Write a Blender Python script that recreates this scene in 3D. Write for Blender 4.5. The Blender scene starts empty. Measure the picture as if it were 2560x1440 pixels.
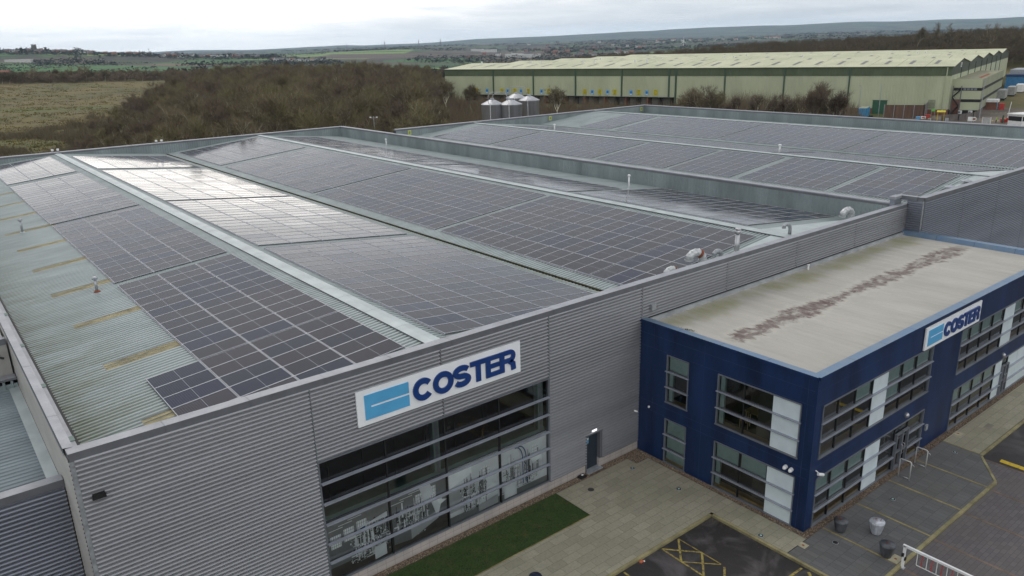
import bpy, math, random
import numpy as np
from mathutils import Matrix, Vector, noise as mnoise
random.seed(7)
R = math.radians
SC = bpy.context.scene
COL = SC.collection

# ------------------------------------------------------------------ camera
CX, CY, CZ = -2.3175, -26.6654, 22.3826
YAW, PITCH, ROLL, FOC = -0.6665, -0.3067, -0.0261, 1920.0
FWD = Vector((math.sin(-YAW)*math.cos(PITCH), math.cos(-YAW)*math.cos(PITCH), math.sin(PITCH)))
_r = Vector((math.cos(-YAW), -math.sin(-YAW), 0)); _u = _r.cross(FWD)
RIGHT = _r*math.cos(ROLL)+_u*math.sin(ROLL); UP = _u*math.cos(ROLL)-_r*math.sin(ROLL)
cam = bpy.data.cameras.new('camera'); cam_o = bpy.data.objects.new('camera', cam); COL.objects.link(cam_o)
M = Matrix.Identity(4)
for i in range(3):
    M[i][0] = RIGHT[i]; M[i][1] = UP[i]; M[i][2] = -FWD[i]
M[0][3], M[1][3], M[2][3] = CX, CY, CZ
cam_o.matrix_world = M
cam.sensor_width = 36; cam.lens = FOC/2560*36; cam.clip_start = 0.5; cam.clip_end = 40000
SC.camera = cam_o

# ------------------------------------------------------------------ sky and sun
SUN_AZ, SUN_EL = R(17), R(48)          # clockwise from +Y
w = bpy.data.worlds.new("World"); SC.world = w; w.use_nodes = True
nt = w.node_tree; nt.nodes.clear(); N = nt.nodes.new; L = nt.links.new
def nd(t, **k):
    n = N(t)
    for a, b in k.items(): setattr(n, a, b)
    return n
def mth(op, a, b=None, c=None, clamp=False):
    n = nd('ShaderNodeMath', operation=op); n.use_clamp = clamp
    for i, v in enumerate((a, b, c)):
        if v is None: continue
        if isinstance(v, (int, float)): n.inputs[i].default_value = v
        else: L(v, n.inputs[i])
    return n.outputs[0]
tc = nd('ShaderNodeTexCoord')
sep = nd('ShaderNodeSeparateXYZ'); L(tc.outputs['Generated'], sep.inputs[0])
X, Y, Z = sep.outputs
zc = mth('MAXIMUM', Z, 0.0)
# project the view direction onto a cloud layer so that clouds flatten towards the horizon
den = mth('ADD', zc, 0.06)
cb = nd('ShaderNodeCombineXYZ'); L(mth('DIVIDE', X, den), cb.inputs[0]); L(mth('DIVIDE', Y, den), cb.inputs[1]); L(mth('MULTIPLY', zc, 22.0), cb.inputs[2])
n1 = nd('ShaderNodeTexNoise'); n1.inputs['Scale'].default_value = 0.55; n1.inputs['Detail'].default_value = 7; n1.inputs['Roughness'].default_value = 0.55
n1.inputs['Distortion'].default_value = 0.5
L(cb.outputs[0], n1.inputs['Vector'])
cl = mth('MULTIPLY', mth('SUBTRACT', n1.outputs[0], 0.36), 3.4, clamp=True)
# bright break in the cloud, around the hidden sun
az = mth('ARCTAN2', X, Y)
da = mth('DIVIDE', mth('SUBTRACT', az, R(17)), R(12))
el = mth('ARCSINE', Z)
de = mth('DIVIDE', mth('SUBTRACT', el, R(5.0)), R(2.7))
g = mth('POWER', 2.718, mth('MULTIPLY', -1.0, mth('ADD', mth('MULTIPLY', da, da), mth('MULTIPLY', de, de))))
g = mth('MULTIPLY', g, mth('ADD', 0.55, mth('MULTIPLY', cl, 0.75)))
da2 = mth('DIVIDE', mth('SUBTRACT', az, R(14)), R(34))
de2 = mth('DIVIDE', mth('SUBTRACT', el, R(4)), R(6))
g2 = mth('POWER', 2.718, mth('MULTIPLY', -1.0, mth('ADD', mth('MULTIPLY', da2, da2), mth('MULTIPLY', de2, de2))))
low = mth('MULTIPLY', el, 1/R(9), clamp=True)
ramp = nd('ShaderNodeMix', data_type='RGBA'); L(cl, ramp.inputs[0])
ramp.inputs[6].default_value = (0.52, 0.56, 0.61, 1); ramp.inputs[7].default_value = (0.80, 0.805, 0.82, 1)
hz = nd('ShaderNodeMix', data_type='RGBA')
L(mth('POWER', 2.718, mth('MULTIPLY', mth('MAXIMUM', el, 0.0), -1/R(1.3))), hz.inputs[0])
L(ramp.outputs[2], hz.inputs[6]); hz.inputs[7].default_value = (0.74, 0.78, 0.82, 1)
sc1 = nd('ShaderNodeVectorMath', operation='SCALE'); L(hz.outputs[2], sc1.inputs[0])
L(mth('ADD', 1.0, mth('MULTIPLY', low, -0.12)), sc1.inputs[3])
gc = nd('ShaderNodeVectorMath', operation='SCALE'); gc.inputs[0].default_value = (1.0, 0.91, 0.79); L(mth('MULTIPLY', g, 2.0), gc.inputs[3])
gc2 = nd('ShaderNodeVectorMath', operation='SCALE'); gc2.inputs[0].default_value = (1.0, 0.97, 0.93); L(mth('MULTIPLY', g2, 0.30), gc2.inputs[3])
s2 = nd('ShaderNodeVectorMath', operation='ADD'); L(sc1.outputs[0], s2.inputs[0]); L(gc.outputs[0], s2.inputs[1])
s3 = nd('ShaderNodeVectorMath', operation='ADD'); L(s2.outputs[0], s3.inputs[0]); L(gc2.outputs[0], s3.inputs[1])
# puffy white break above the low haze band on the left
lob = mth('ADD', el, mth('MULTIPLY', mth('SUBTRACT', n1.outputs[0], 0.5), R(3.2)))
wb_ = mth('SMOOTH_MIN', mth('MULTIPLY', mth('SUBTRACT', lob, R(1.9)), 1/R(0.9), clamp=True), 1.0, 0.1)
wa = mth('MULTIPLY', mth('SUBTRACT', R(38), az), 1/R(16), clamp=True)
wh_ = mth('MULTIPLY', mth('MULTIPLY', wb_, wa), mth('MULTIPLY', mth('SUBTRACT', R(13), el), 1/R(9), clamp=True))
w3 = nd('ShaderNodeVectorMath', operation='SCALE'); w3.inputs[0].default_value = (.42, .40, .38); L(wh_, w3.inputs[3])
s4 = nd('ShaderNodeVectorMath', operation='ADD'); L(s3.outputs[0], s4.inputs[0]); L(w3.outputs[0], s4.inputs[1]); s3 = s4
# brighter sky lobe added behind the viewer to light front walls and paving
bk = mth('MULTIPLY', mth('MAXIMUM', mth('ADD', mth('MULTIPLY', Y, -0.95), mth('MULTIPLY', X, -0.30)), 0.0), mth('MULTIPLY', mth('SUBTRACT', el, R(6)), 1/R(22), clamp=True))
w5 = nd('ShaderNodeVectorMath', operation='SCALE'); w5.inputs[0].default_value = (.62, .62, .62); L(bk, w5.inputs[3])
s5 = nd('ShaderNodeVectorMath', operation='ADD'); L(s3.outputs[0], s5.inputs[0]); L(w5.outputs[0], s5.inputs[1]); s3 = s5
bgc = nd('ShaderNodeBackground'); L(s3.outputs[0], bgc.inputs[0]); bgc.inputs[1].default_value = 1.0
sky = nd('ShaderNodeTexSky', sky_type='NISHITA'); sky.sun_disc = False; sky.sun_elevation = SUN_EL; sky.sun_rotation = SUN_AZ
bgs = nd('ShaderNodeBackground'); L(sky.outputs[0], bgs.inputs[0]); bgs.inputs[1].default_value = 0.06
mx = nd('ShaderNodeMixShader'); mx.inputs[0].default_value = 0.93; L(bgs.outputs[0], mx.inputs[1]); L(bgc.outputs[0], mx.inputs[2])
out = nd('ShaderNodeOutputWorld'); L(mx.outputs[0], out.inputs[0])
sun = bpy.data.lights.new('sun', 'SUN'); sun.energy = 0.6; sun.angle = R(20); sun.color = (1, 0.95, 0.88)
sun_o = bpy.data.objects.new('sun', sun); COL.objects.link(sun_o)
sd = Vector((math.sin(SUN_AZ)*math.cos(SUN_EL), math.cos(SUN_AZ)*math.cos(SUN_EL), math.sin(SUN_EL)))
sun_o.rotation_euler = sd.to_track_quat('Z', 'Y').to_euler()
SC.view_settings.view_transform = 'Standard'; SC.view_settings.look = 'None'; SC.view_settings.gamma = 1
SC.view_settings.exposure = 0.38; SC.view_settings.use_curve_mapping = False
SC.render.engine = 'CYCLES'
cy = SC.cycles
cy.max_bounces = 8; cy.transparent_max_bounces = 12; cy.diffuse_bounces = 3; cy.glossy_bounces = 4; cy.volume_bounces = 1
cy.use_denoising = True; cy.sample_clamp_indirect = 6.0

# ------------------------------------------------------------------ materials
def srgb(r, g, b):
    f = lambda c: (c/255/12.92) if c <= 10 else ((c/255+0.055)/1.055)**2.4
    return (f(r), f(g), f(b))
class MT:
    """small wrapper for building node materials"""
    def __init__(s, name):
        s.m = bpy.data.materials.new(name); s.m.use_nodes = True
        s.t = s.m.node_tree; s.t.nodes.clear()
        s.o = s.n('ShaderNodeOutputMaterial'); s.b = s.n('ShaderNodeBsdfPrincipled'); s.l(s.b.outputs[0], s.o.inputs[0])
        s._pos = None
    def n(s, t, **k):
        n = s.t.nodes.new(t)
        for a, b in k.items(): setattr(n, a, b)
        return n
    def l(s, a, b): s.t.links.new(a, b)
    def set(s, i, v):
        if v is None: return
        if hasattr(v, 'links'): s.l(v, s.b.inputs[i])
        else: s.b.inputs[i].default_value = v
    def pos(s, scale=(1, 1, 1), obj=False):
        n = s.n('ShaderNodeTexCoord').outputs['Object'] if obj else s.n('ShaderNodeNewGeometry').outputs['Position']
        if tuple(scale) == (1, 1, 1): return n
        v = s.n('ShaderNodeVectorMath', operation='MULTIPLY'); s.l(n, v.inputs[0]); v.inputs[1].default_value = scale
        return v.outputs[0]
    def noise(s, vec, scale, detail=4, rough=0.55, dist=0.0):
        n = s.n('ShaderNodeTexNoise'); s.l(vec, n.inputs['Vector']); n.inputs['Scale'].default_value = scale
        n.inputs['Detail'].default_value = detail; n.inputs['Roughness'].default_value = rough; n.inputs['Distortion'].default_value = dist
        return n.outputs[0]
    def math(s, op, a, b=None, c=None, clamp=False):
        n = s.n('ShaderNodeMath', operation=op); n.use_clamp = clamp
        for i, v in enumerate((a, b, c)):
            if v is None: continue
            if isinstance(v, (int, float)): n.inputs[i].default_value = v
            else: s.l(v, n.inputs[i])
        return n.outputs[0]
    def rng(s, v, a, b, c=0.0, d=1.0):
        n = s.n('ShaderNodeMapRange'); s.l(v, n.inputs[0])
        for i, x in enumerate((a, b, c, d)): n.inputs[1+i].default_value = x
        return n.outputs[0]
    def mix(s, f, a, b):
        n = s.n('ShaderNodeMix', data_type='RGBA')
        for i, v in ((0, f), (6, a), (7, b)):
            if isinstance(v, (int, float)): n.inputs[i].default_value = v
            elif isinstance(v, tuple): n.inputs[i].default_value = (*v[:3], 1)
            else: s.l(v, n.inputs[i])
        return n.outputs[2]
    def xyz(s, v=None):
        n = s.n('ShaderNodeSeparateXYZ'); s.l(v or s.pos(), n.inputs[0]); return n.outputs
    def bump(s, h, strength=0.3, dist=0.02):
        n = s.n('ShaderNodeBump'); n.inputs['Strength'].default_value = strength; n.inputs['Distance'].default_value = dist
        s.l(h, n.inputs['Height']); s.l(n.outputs[0], s.b.inputs['Normal'])
MATS = {}
def mat(name, col, rough=0.6, metal=0.0, var=0.12, scale=1.5, stretch=(1, 1, 1), col2=None, spec=0.5, obj=False, rnd=0.0, fine=0.0):
    if name in MATS: return MATS[name].m
    s = MT(name); MATS[name] = s
    p = s.pos(stretch, obj)
    c2 = col2 or tuple(max(0, x*(1-2.5*var)) for x in col)
    f = s.rng(s.noise(p, scale, 5), 0.35, 0.72)
    c = s.mix(f, tuple(min(1, x*(1+var*0.5)) for x in col), c2)
    if fine:
        c = s.mix(s.rng(s.noise(s.pos(), scale*14, 3), 0.42, 0.7, 0, fine), c, tuple(x*0.35 for x in col))
    if rnd:
        oi = s.n('ShaderNodeObjectInfo')
        hs = s.n('ShaderNodeHueSaturation'); s.l(c, hs.inputs['Color'])
        s.l(s.rng(oi.outputs['Random'], 0, 1, 1-rnd, 1+rnd), hs.inputs['Value'])
        s.l(s.rng(oi.outputs['Random'], 0, 1, 0.5-rnd*0.07, 0.5+rnd*0.07), hs.inputs['Hue'])
        c = hs.outputs[0]
    s.set('Base Color', c); s.set('Roughness', rough); s.set('Metallic', metal); s.set('Specular IOR Level', spec)
    return s.m

M_CLAD = mat('silver_cladding', (0.37, 0.372, 0.387), 0.45, 0.5, 0.09, 0.5, (0.12, 1, 1.6), fine=0.12)
M_CLAD2 = mat('dark_silver_cladding', (0.27, 0.285, 0.33), 0.40, 0.65, 0.08, 0.5, (0.12, 1, 1.6))
M_BEIGE = mat('beige_cladding', (0.40, 0.39, 0.36), 0.5, 0.1, 0.08, 0.8, (1, .3, 1))
M_COPE = mat('coping_metal', (0.34, 0.345, 0.37), 0.5, 0.2, 0.10, 0.9, fine=0.18)
M_FASC = mat('shaded_fascia_dark_trim', (0.16, 0.165, 0.18), 0.5, 0.2, 0.08, 1.2)  # coping front: same metal, its shade put into a darker colour; also dark trim
M_JOINT = mat('joint_strip', (0.17, 0.18, 0.19), 0.5, 0.2)
M_INNER = mat('green_grey_liner', (0.26, 0.305, 0.31), 0.5, 0.1, 0.16, 0.35, (1, 1, 0.25), fine=0.15)
M_FLASH = mat('pale_flashing', (0.43, 0.475, 0.47), 0.4, 0.1, 0.10, 0.7)
M_BLACK = mat('black_gutter', (0.012, 0.012, 0.012), 0.7)
M_PLINTH = None
# roof sheets: pale green-grey steel with lichen along the eave and at laps
s = MT('roof_sheet'); MATS['roof_sheet'] = s
px_, py_, pz_ = s.xyz()
base = s.mix(s.rng(s.noise(s.pos((0.5, 1.2, 1)), 0.45, 6), 0.3, 0.7), (0.32, 0.36, 0.355), (0.225, 0.26, 0.255))
base = s.mix(s.rng(s.noise(s.pos((0.25, 3.0, 1)), 1.4, 4), 0.5, 0.8, 0, 0.45), base, (0.40, 0.455, 0.47))
eave = s.math('MULTIPLY', s.rng(px_, 0.7, 5.2, 1, 0), s.math('GREATER_THAN', px_, 0.4))
near = s.rng(py_, 40, 5, 0.35, 1)
moss = s.math('MULTIPLY', s.math('MULTIPLY', eave, near), s.rng(s.noise(s.pos((0.35, 1.6, 1)), 0.9, 6, 0.65), 0.36, 0.6), clamp=True)
base = s.mix(s.math('MULTIPLY', moss, 0.85), base, (0.095, 0.11, 0.05))
band = s.math('MULTIPLY', s.rng(s.math('ABSOLUTE', s.math('SUBTRACT', px_, 28.3)), 0.1, 0.75, 1, 0), s.rng(s.noise(s.pos(), 2.5, 5), 0.40, 0.62))
base = s.mix(s.math('MULTIPLY', band, 0.6), base, (0.16, 0.16, 0.07))
s.set('Base Color', base); s.set('Roughness', 0.42); s.set('Metallic', 0.1)
M_ROOF = s.m
M_SKYL = mat('weathered_rooflight', (0.44, 0.38, 0.215), 0.55, 0, 0.22, 2.2, (0.6, 2, 1), fine=0.25)
# solar panels: dark cells behind glass, each panel with a slightly different tint
s = MT('solar_glass'); MATS['solar_glass'] = s
o3 = s.xyz(s.pos(obj=True))
def line(coord, pitch, wdt):
    fr = s.math('FRACT', s.math('ADD', s.math('DIVIDE', coord, pitch), 0.5))
    return s.math('LESS_THAN', s.math('ABSOLUTE', s.math('SUBTRACT', fr, 0.5)), wdt/pitch/2)
lx = line(o3[0], 0.093, 0.010); ly = line(o3[1], 0.205, 0.007)
mid = s.math('LESS_THAN', s.math('ABSOLUTE', o3[0]), 0.011)
oi = s.n('ShaderNodeObjectInfo')
cr = s.n('ShaderNodeValToRGB'); s.l(oi.outputs['Random'], cr.inputs[0])
cr.color_ramp.elements[0].color = (0.010, 0.013, 0.034, 1); cr.color_ramp.elements[1].color = (0.023, 0.019, 0.026, 1)
e_ = cr.color_ramp.elements.new(0.35); e_.color = (0.012, 0.014, 0.025, 1)
e_ = cr.color_ramp.elements.new(0.6); e_.color = (0.022, 0.019, 0.024, 1)
c = s.mix(s.math('MULTIPLY', lx, 0.30), cr.outputs[0], (0.22, 0.23, 0.26))
c = s.mix(s.math('MULTIPLY', ly, 0.10), c, (0.25, 0.25, 0.28))
c = s.mix(s.math('MULTIPLY', mid, 0.8), c, (0.30, 0.31, 0.34))
s.set('Base Color', c); s.set('Roughness', s.rng(oi.outputs['Random'], 0, 1, 0.09, 0.15)); s.set('IOR', 1.36); s.set('Specular IOR Level', 0.42)
M_CELL = s.m
M_ALU = mat('aluminium', (0.46, 0.465, 0.50), 0.4, 0.25, 0.05)
M_NAVY = mat('navy_panel', (0.0095, 0.028, 0.090), 0.40, 0.0, 0.2, 0.8, (1.6, 1.6, 0.25), spec=0.35)
M_NAVYJ = mat('navy_joint', (0.030, 0.050, 0.13), 0.45)
M_BCOPE = mat('blue_coping', (0.125, 0.205, 0.315), 0.38, 0.45, 0.22, 1.3, col2=(0.20, 0.26, 0.33))
M_WHITEP = mat('white_infill', (0.62, 0.70, 0.72), 0.35, 0, 0.05)
M_FRAME = mat('window_frame', (0.21, 0.225, 0.25), 0.4, 0.4, 0.06)
M_FIN = mat('fin_metal', (0.36, 0.38, 0.44), 0.4, 0.4, 0.08)
M_BLIND = mat('blind', (0.33, 0.46, 0.43), 0.8, 0, 0.05, 3)
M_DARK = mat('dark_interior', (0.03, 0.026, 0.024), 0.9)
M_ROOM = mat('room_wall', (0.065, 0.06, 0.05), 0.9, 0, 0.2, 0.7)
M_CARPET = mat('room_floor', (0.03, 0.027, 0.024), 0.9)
M_WOOD = mat('pale_wood', (0.38, 0.27, 0.12), 0.6)
M_SIGNW = mat('sign_white', (0.88, 0.89, 0.90), 0.35, 0, 0.03)
M_SIGNN = mat('sign_navy', (0.010, 0.045, 0.19), 0.3, 0, 0.05)
M_SIGNC = mat('sign_sky_blue', (0.10, 0.40, 0.68), 0.35, 0, 0.04)
M_GREENST = mat('green_steel', (0.14, 0.21, 0.18), 0.5)
M_STEEL = mat('stainless', (0.55, 0.55, 0.56), 0.33, 0.75, 0.12, 2, (1, 1, 0.3))
M_GALV = mat('galvanised', (0.42, 0.44, 0.46), 0.5, 0.5, 0.15, 5)
M_WHITE = mat('white_paint', (0.78, 0.78, 0.76), 0.5, 0, 0.06)
M_RED = mat('red_paint', (0.50, 0.045, 0.03), 0.5, 0, 0.15)
M_RUST = mat('rust', (0.26, 0.07, 0.03), 0.8, 0, 0.2, 9)
M_YEL = mat('yellow_paint', (0.62, 0.42, 0.01), 0.5, 0, 0.12, 3)
M_SOIL = mat('dark_soil', (0.018, 0.013, 0.010), 0.95, 0, 0.3, 20)
s = MT('window_glass'); MATS['window_glass'] = s
tr = s.n('ShaderNodeBsdfTransparent'); tr.inputs[0].default_value = (0.87, 0.90, 0.90, 1)
gl = s.n('ShaderNodeBsdfGlossy'); gl.inputs['Roughness'].default_value = 0.02; gl.inputs[0].default_value = (0.92, 0.95, 0.95, 1)
fr = s.n('ShaderNodeFresnel'); fr.inputs[0].default_value = 1.55
ms = s.n('ShaderNodeMixShader'); s.l(s.math('MULTIPLY', fr.outputs[0], 1.5, clamp=True), ms.inputs[0]); s.l(tr.outputs[0], ms.inputs[1]); s.l(gl.outputs[0], ms.inputs[2])
s.l(ms.outputs[0], s.o.inputs[0])
M_GLASS = s.m

# ------------------------------------------------------------------ mesh helpers
def frame(O, U, Nn):
    O = Vector(O); U = Vector(U).normalized(); Nn = Vector(Nn).normalized()
    return lambda p: (O + U*p[0] + Nn*p[1] + Vector((0, 0, 1))*p[2])
class MB:
    def __init__(s, tf=None):
        s.v = []; s.f = []; s.mi = []; s.ms = []; s.tf = tf
    def slot(s, m):
        if m not in s.ms: s.ms.append(m)
        return s.ms.index(m)
    def add(s, vs, fs, m):
        k = len(s.v); i = s.slot(m)
        if s.tf: vs = [s.tf(p) for p in vs]
        s.v += [tuple(p) for p in vs]
        for f in fs: s.f.append(tuple(k+j for j in f)); s.mi.append(i)
        return s
    def box(s, a, b, m):
        x0, y0, z0 = a; x1, y1, z1 = b
        vs = [(x0, y0, z0), (x1, y0, z0), (x1, y1, z0), (x0, y1, z0), (x0, y0, z1), (x1, y0, z1), (x1, y1, z1), (x0, y1, z1)]
        return s.add(vs, [(0, 3, 2, 1), (4, 5, 6, 7), (0, 1, 5, 4), (1, 2, 6, 5), (2, 3, 7, 6), (3, 0, 4, 7)], m)
    def quad(s, a, b, c, d, m): return s.add([a, b, c, d], [(0, 1, 2, 3)], m)
    def poly(s, pts, m): return s.add(pts, [tuple(range(len(pts)))], m)
    def prism(s, pts, h0, h1, m, ax=2):
        """closed outline (a, b) pushed from h0 to h1 along axis ax"""
        n = len(pts)
        def P(a, b, h): return (a, b, h) if ax == 2 else ((a, h, b) if ax == 1 else (h, a, b))
        vs = [P(a, b, h0) for a, b in pts]+[P(a, b, h1) for a, b in pts]
        fs = [tuple(range(n))[::-1], tuple(range(n, 2*n))]+[(i, (i+1) % n, n+(i+1) % n, n+i) for i in range(n)]
        return s.add(vs, fs, m)
    def tube(s, path, r, m, n=10, cap=True):
        P = [Vector(p) for p in path]; rr = r if isinstance(r, (list, tuple)) else [r]*len(P)
        rings = []
        for i, p in enumerate(P):
            d = (P[min(i+1, len(P)-1)]-P[max(i-1, 0)]).normalized()
            a = d.orthogonal().normalized() if i == 0 else (prev - d*prev.dot(d)).normalized()
            prev = a; b = d.cross(a)
            rings += [p+(a*math.cos(2*math.pi*k/n)+b*math.sin(2*math.pi*k/n))*rr[i] for k in range(n)]
        fs = []
        for i in range(len(P)-1):
            for k in range(n):
                fs.append((i*n+k, i*n+(k+1) % n, (i+1)*n+(k+1) % n, (i+1)*n+k))
        if cap: fs += [tuple(range(n))[::-1], tuple(range((len(P)-1)*n, len(P)*n))]
        return s.add(rings, fs, m)
    def lathe(s, c, prof, m, n=24):
        return s.tube([(c[0], c[1], c[2]+z) for r, z in prof], [max(r, 0.001) for r, z in prof], m, n)
    def corr(s, u0, u1, v0, v1, pitch, depth, fn, m, kind='sine', phase=0.0):
        """sheet whose ribs run along u and repeat along v; fn(u, v, h) gives the point, h = rib height"""
        if kind == 'sine': pr = [(0, .03), (.44, 0), (.48, .5), (.52, .92), (.58, 1), (.68, .93), (.81, .66), (.92, .27)]
        elif kind == 'trap': pr = [(0, 0), (0.10, 1), (0.52, 1), (0.62, 0)]
        else: pr = [(0, 0), (0.08, 1), (0.30, 1), (0.38, 0)]
        vv = []
        k0 = math.floor((v0-phase)/pitch)-1; k = k0
        while phase+k*pitch < v1+pitch:
            for t, h in pr: vv.append((phase+(k+t)*pitch, h*depth))
            k += 1
        def hat(v):
            for (a, ha), (b, hb) in zip(vv, vv[1:]):
                if a <= v <= b: return ha+(hb-ha)*(v-a)/(b-a)
            return 0
        inn = [(v, h) for v, h in vv if v0+1e-6 < v < v1-1e-6]
        pts = [(v0, hat(v0))]+inn+[(v1, hat(v1))]
        vs = []; fs = []
        for v, h in pts: vs += [fn(u0, v, h), fn(u1, v, h)]
        for i in range(len(pts)-1): fs.append((2*i, 2*i+1, 2*i+3, 2*i+2))
        return s.add(vs, fs, m)
    def wall(s, u0, u1, z0, z1, holes, m, n=0.0):
        """flat wall in the (u, n, z) frame with rectangular holes"""
        us = sorted({u0, u1, *[min(max(h[k], u0), u1) for h in holes for k in (0, 1)]})
        zs = sorted({z0, z1, *[min(max(h[k], z0), z1) for h in holes for k in (2, 3)]})
        for a, b in zip(us, us[1:]):
            for c, d in zip(zs, zs[1:]):
                mu, mz = (a+b)/2, (c+d)/2
                if any(h[0] < mu < h[1] and h[2] < mz < h[3] for h in holes): continue
                s.quad((a, n, c), (b, n, c), (b, n, d), (a, n, d), m)
        return s
    def mesh(s, name, smooth=False):
        me = bpy.data.meshes.new(name); me.from_pydata(s.v, [], s.f)
        for m in s.ms: me.materials.append(m)
        if len(s.ms) > 1: me.polygons.foreach_set('material_index', s.mi)
        if smooth:
            me.polygons.foreach_set('use_smooth', [True]*len(s.f))
        me.update()
        return me
    def build(s, name, parent=None, smooth=False):
        o = bpy.data.objects.new(name, s.mesh(name, smooth)); COL.objects.link(o); o.parent = parent
        return o
def tag(o, label=None, cat=None, group=None, kind=None):
    if label: o['label'] = label
    if cat: o['category'] = cat
    if group: o['group'] = group
    if kind: o['kind'] = kind
    return o
def thing(name, label, cat, loc=(0, 0, 0), rz=0.0, group=None):
    o = bpy.data.objects.new(name, None); COL.objects.link(o); o.location = loc; o.rotation_euler = (0, 0, rz)
    o.empty_display_size = 0.3
    return tag(o, label, cat, group)
def copy_tree(o, parent=None):
    c = o.copy(); COL.objects.link(c); c.parent = parent
    for ch in o.children: copy_tree(ch, c)
    return c
def struct(name, mb, smooth=False): return tag(mb.build(name, None, smooth), kind='structure')
def sheet(name, poly, z, m, kind='structure'):
    mb = MB(); mb.poly([(x, y, z) for x, y in poly], m); return tag(mb.build(name), kind=kind)
def wb(mb, name, parent, smooth=False, label=None):
    """builds a part whose vertices are in world coordinates under a thing that stands elsewhere"""
    o = mb.build(name, parent, smooth); acc = Vector((0, 0, 0)); p = parent
    while p: acc += p.location; p = p.parent
    o.location = -acc
    if label: o['label'] = label
    return o

# ------------------------------------------------------------------ factory hall with the sign
W1, D1, H1 = 57.47, 94.85, 10.0
XR1, XR2, XV, ZR, SL = 14.72, 42.95, 28.6, 9.80, 0.0997
F_FRONT = frame((0, 0, 0), (1, 0, 0), (0, -1, 0))
JX = [0.0, 8.36, 14.5, 20.8, 27.54, 35.05, 42.48, 49.96, 57.47]
hall = thing('factory_hall', 'silver ribbed factory hall with a large white sign and tall glazed front', 'factory', (0, 0, 0))
WU0, WU1, WZ0, WZ1 = 8.42, 20.80, 0.60, 6.41
mb = MB(F_FRONT)
def fr_corr(u0, u1, z0, z1): mb.corr(u0, u1, z0, z1, 0.171, 0.110, lambda u, v, h: (u, h, v), M_CLAD, 'sine')
PL = 0.56
DX0, DX1, DZ1 = 23.42, 24.62, 2.28
segs = [(0.14, 8.34, PL, 9.72), (8.38, 14.47, WZ1+0.06, 9.72), (14.53, 20.78, WZ1+0.06, 9.72),
        (20.84, DX0, PL, 9.72), (DX0, DX1, DZ1, 9.72), (DX1, 27.50, PL, 9.72)]
for a, b in zip(JX[4:-1], JX[5:]): segs.append((a+0.03, b-0.03, 7.96, 9.72))
for sg in segs: fr_corr(*sg)
wb(mb, 'front_wall', hall)
for x in JX[1:-1]:
    mb = MB(F_FRONT); z0 = 7.96 if x > 27.6 else (WZ1 if abs(x-14.5) < .2 else PL)
    mb.box((x-0.03, -0.01, z0), (x+0.03, 0.030, 9.72), M_JOINT); wb(mb, 'cladding_joint', hall)
mb = MB(F_FRONT); mb.box((0, -0.05, 0), (0.14, 0.055, 9.72), M_GALV); wb(mb, 'corner_trim', hall)
# plinth of pale stone blocks
s = MT('plinth_stone'); MATS['plinth_stone'] = s
x3 = s.xyz()
jx = s.math('LESS_THAN', s.math('FRACT', s.math('DIVIDE', x3[0], 0.46)), 0.035)
jz = s.math('LESS_THAN', s.math('ABSOLUTE', s.math('SUBTRACT', x3[2], 0.30)), 0.008)
c = s.mix(s.rng(s.noise(s.pos(), 1.1, 5), .3, .7), (0.48, 0.42, 0.38), (0.36, 0.33, 0.31))
c = s.mix(s.rng(x3[2], 0, 0.16, 0.5, 0), c, (0.20, 0.19, 0.13))
c = s.mix(s.math('MULTIPLY', s.math('MAXIMUM', jx, jz), .7), c, (0.16, 0.14, 0.13))
s.set('Base Color', c); s.set('Roughness', 0.8); M_PLINTH = s.m
mb = MB(F_FRONT)
for a, b in ((0, WU0), (WU0, WU1), (WU1, DX0), (DX1, 27.54)):
    mb.box((a, -0.2, -0.15), (b, 0.0 if b != DX0 else 0.001, PL-0.005), M_PLINTH)
wb(mb, 'plinth', hall)
mb = MB(F_FRONT); mb.box((0.14, 0.0, PL-0.03), (WU0, 0.06, PL), M_FASC); mb.box((WU1, 0.0, PL-0.03), (DX0, 0.06, PL), M_FASC); mb.box((DX1, 0, PL-0.03), (27.5, 0.06, PL), M_FASC)
wb(mb, 'drip_flashing', hall)
# left wall (outside), back wall, right wall
mb = MB()
mb.corr(0.05, 2.95, 0.3, 9.72, 0.171, 0.03, lambda u, v, h: (-h, u, v), M_BEIGE, 'sine')
mb.corr(2.95, D1, 7.2, 9.72, 0.171, 0.03, lambda u, v, h: (-h, u, v), M_BEIGE, 'sine')
wb(mb, 'left_wall', hall)
mb = MB()
mb.quad((0, D1+0.02, -.2), (W1, D1+0.02, -.2), (W1, D1+0.02, 9.72), (0, D1+0.02, 9.72), M_CLAD2)
wb(mb, 'back_wall', hall)
mb = MB()
mb.quad((W1+0.01, 0.2, 7.5), (W1+0.01, D1, 7.5), (W1+0.01, D1, 9.72), (W1+0.01, 0.2, 9.72), M_CLAD2)
mb.quad((W1+0.01, 77.6, -.2), (W1+0.01, D1, -.2), (W1+0.01, D1, 7.5), (W1+0.01, 77.6, 7.5), M_CLAD2)
wb(mb, 'right_wall', hall)
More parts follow.
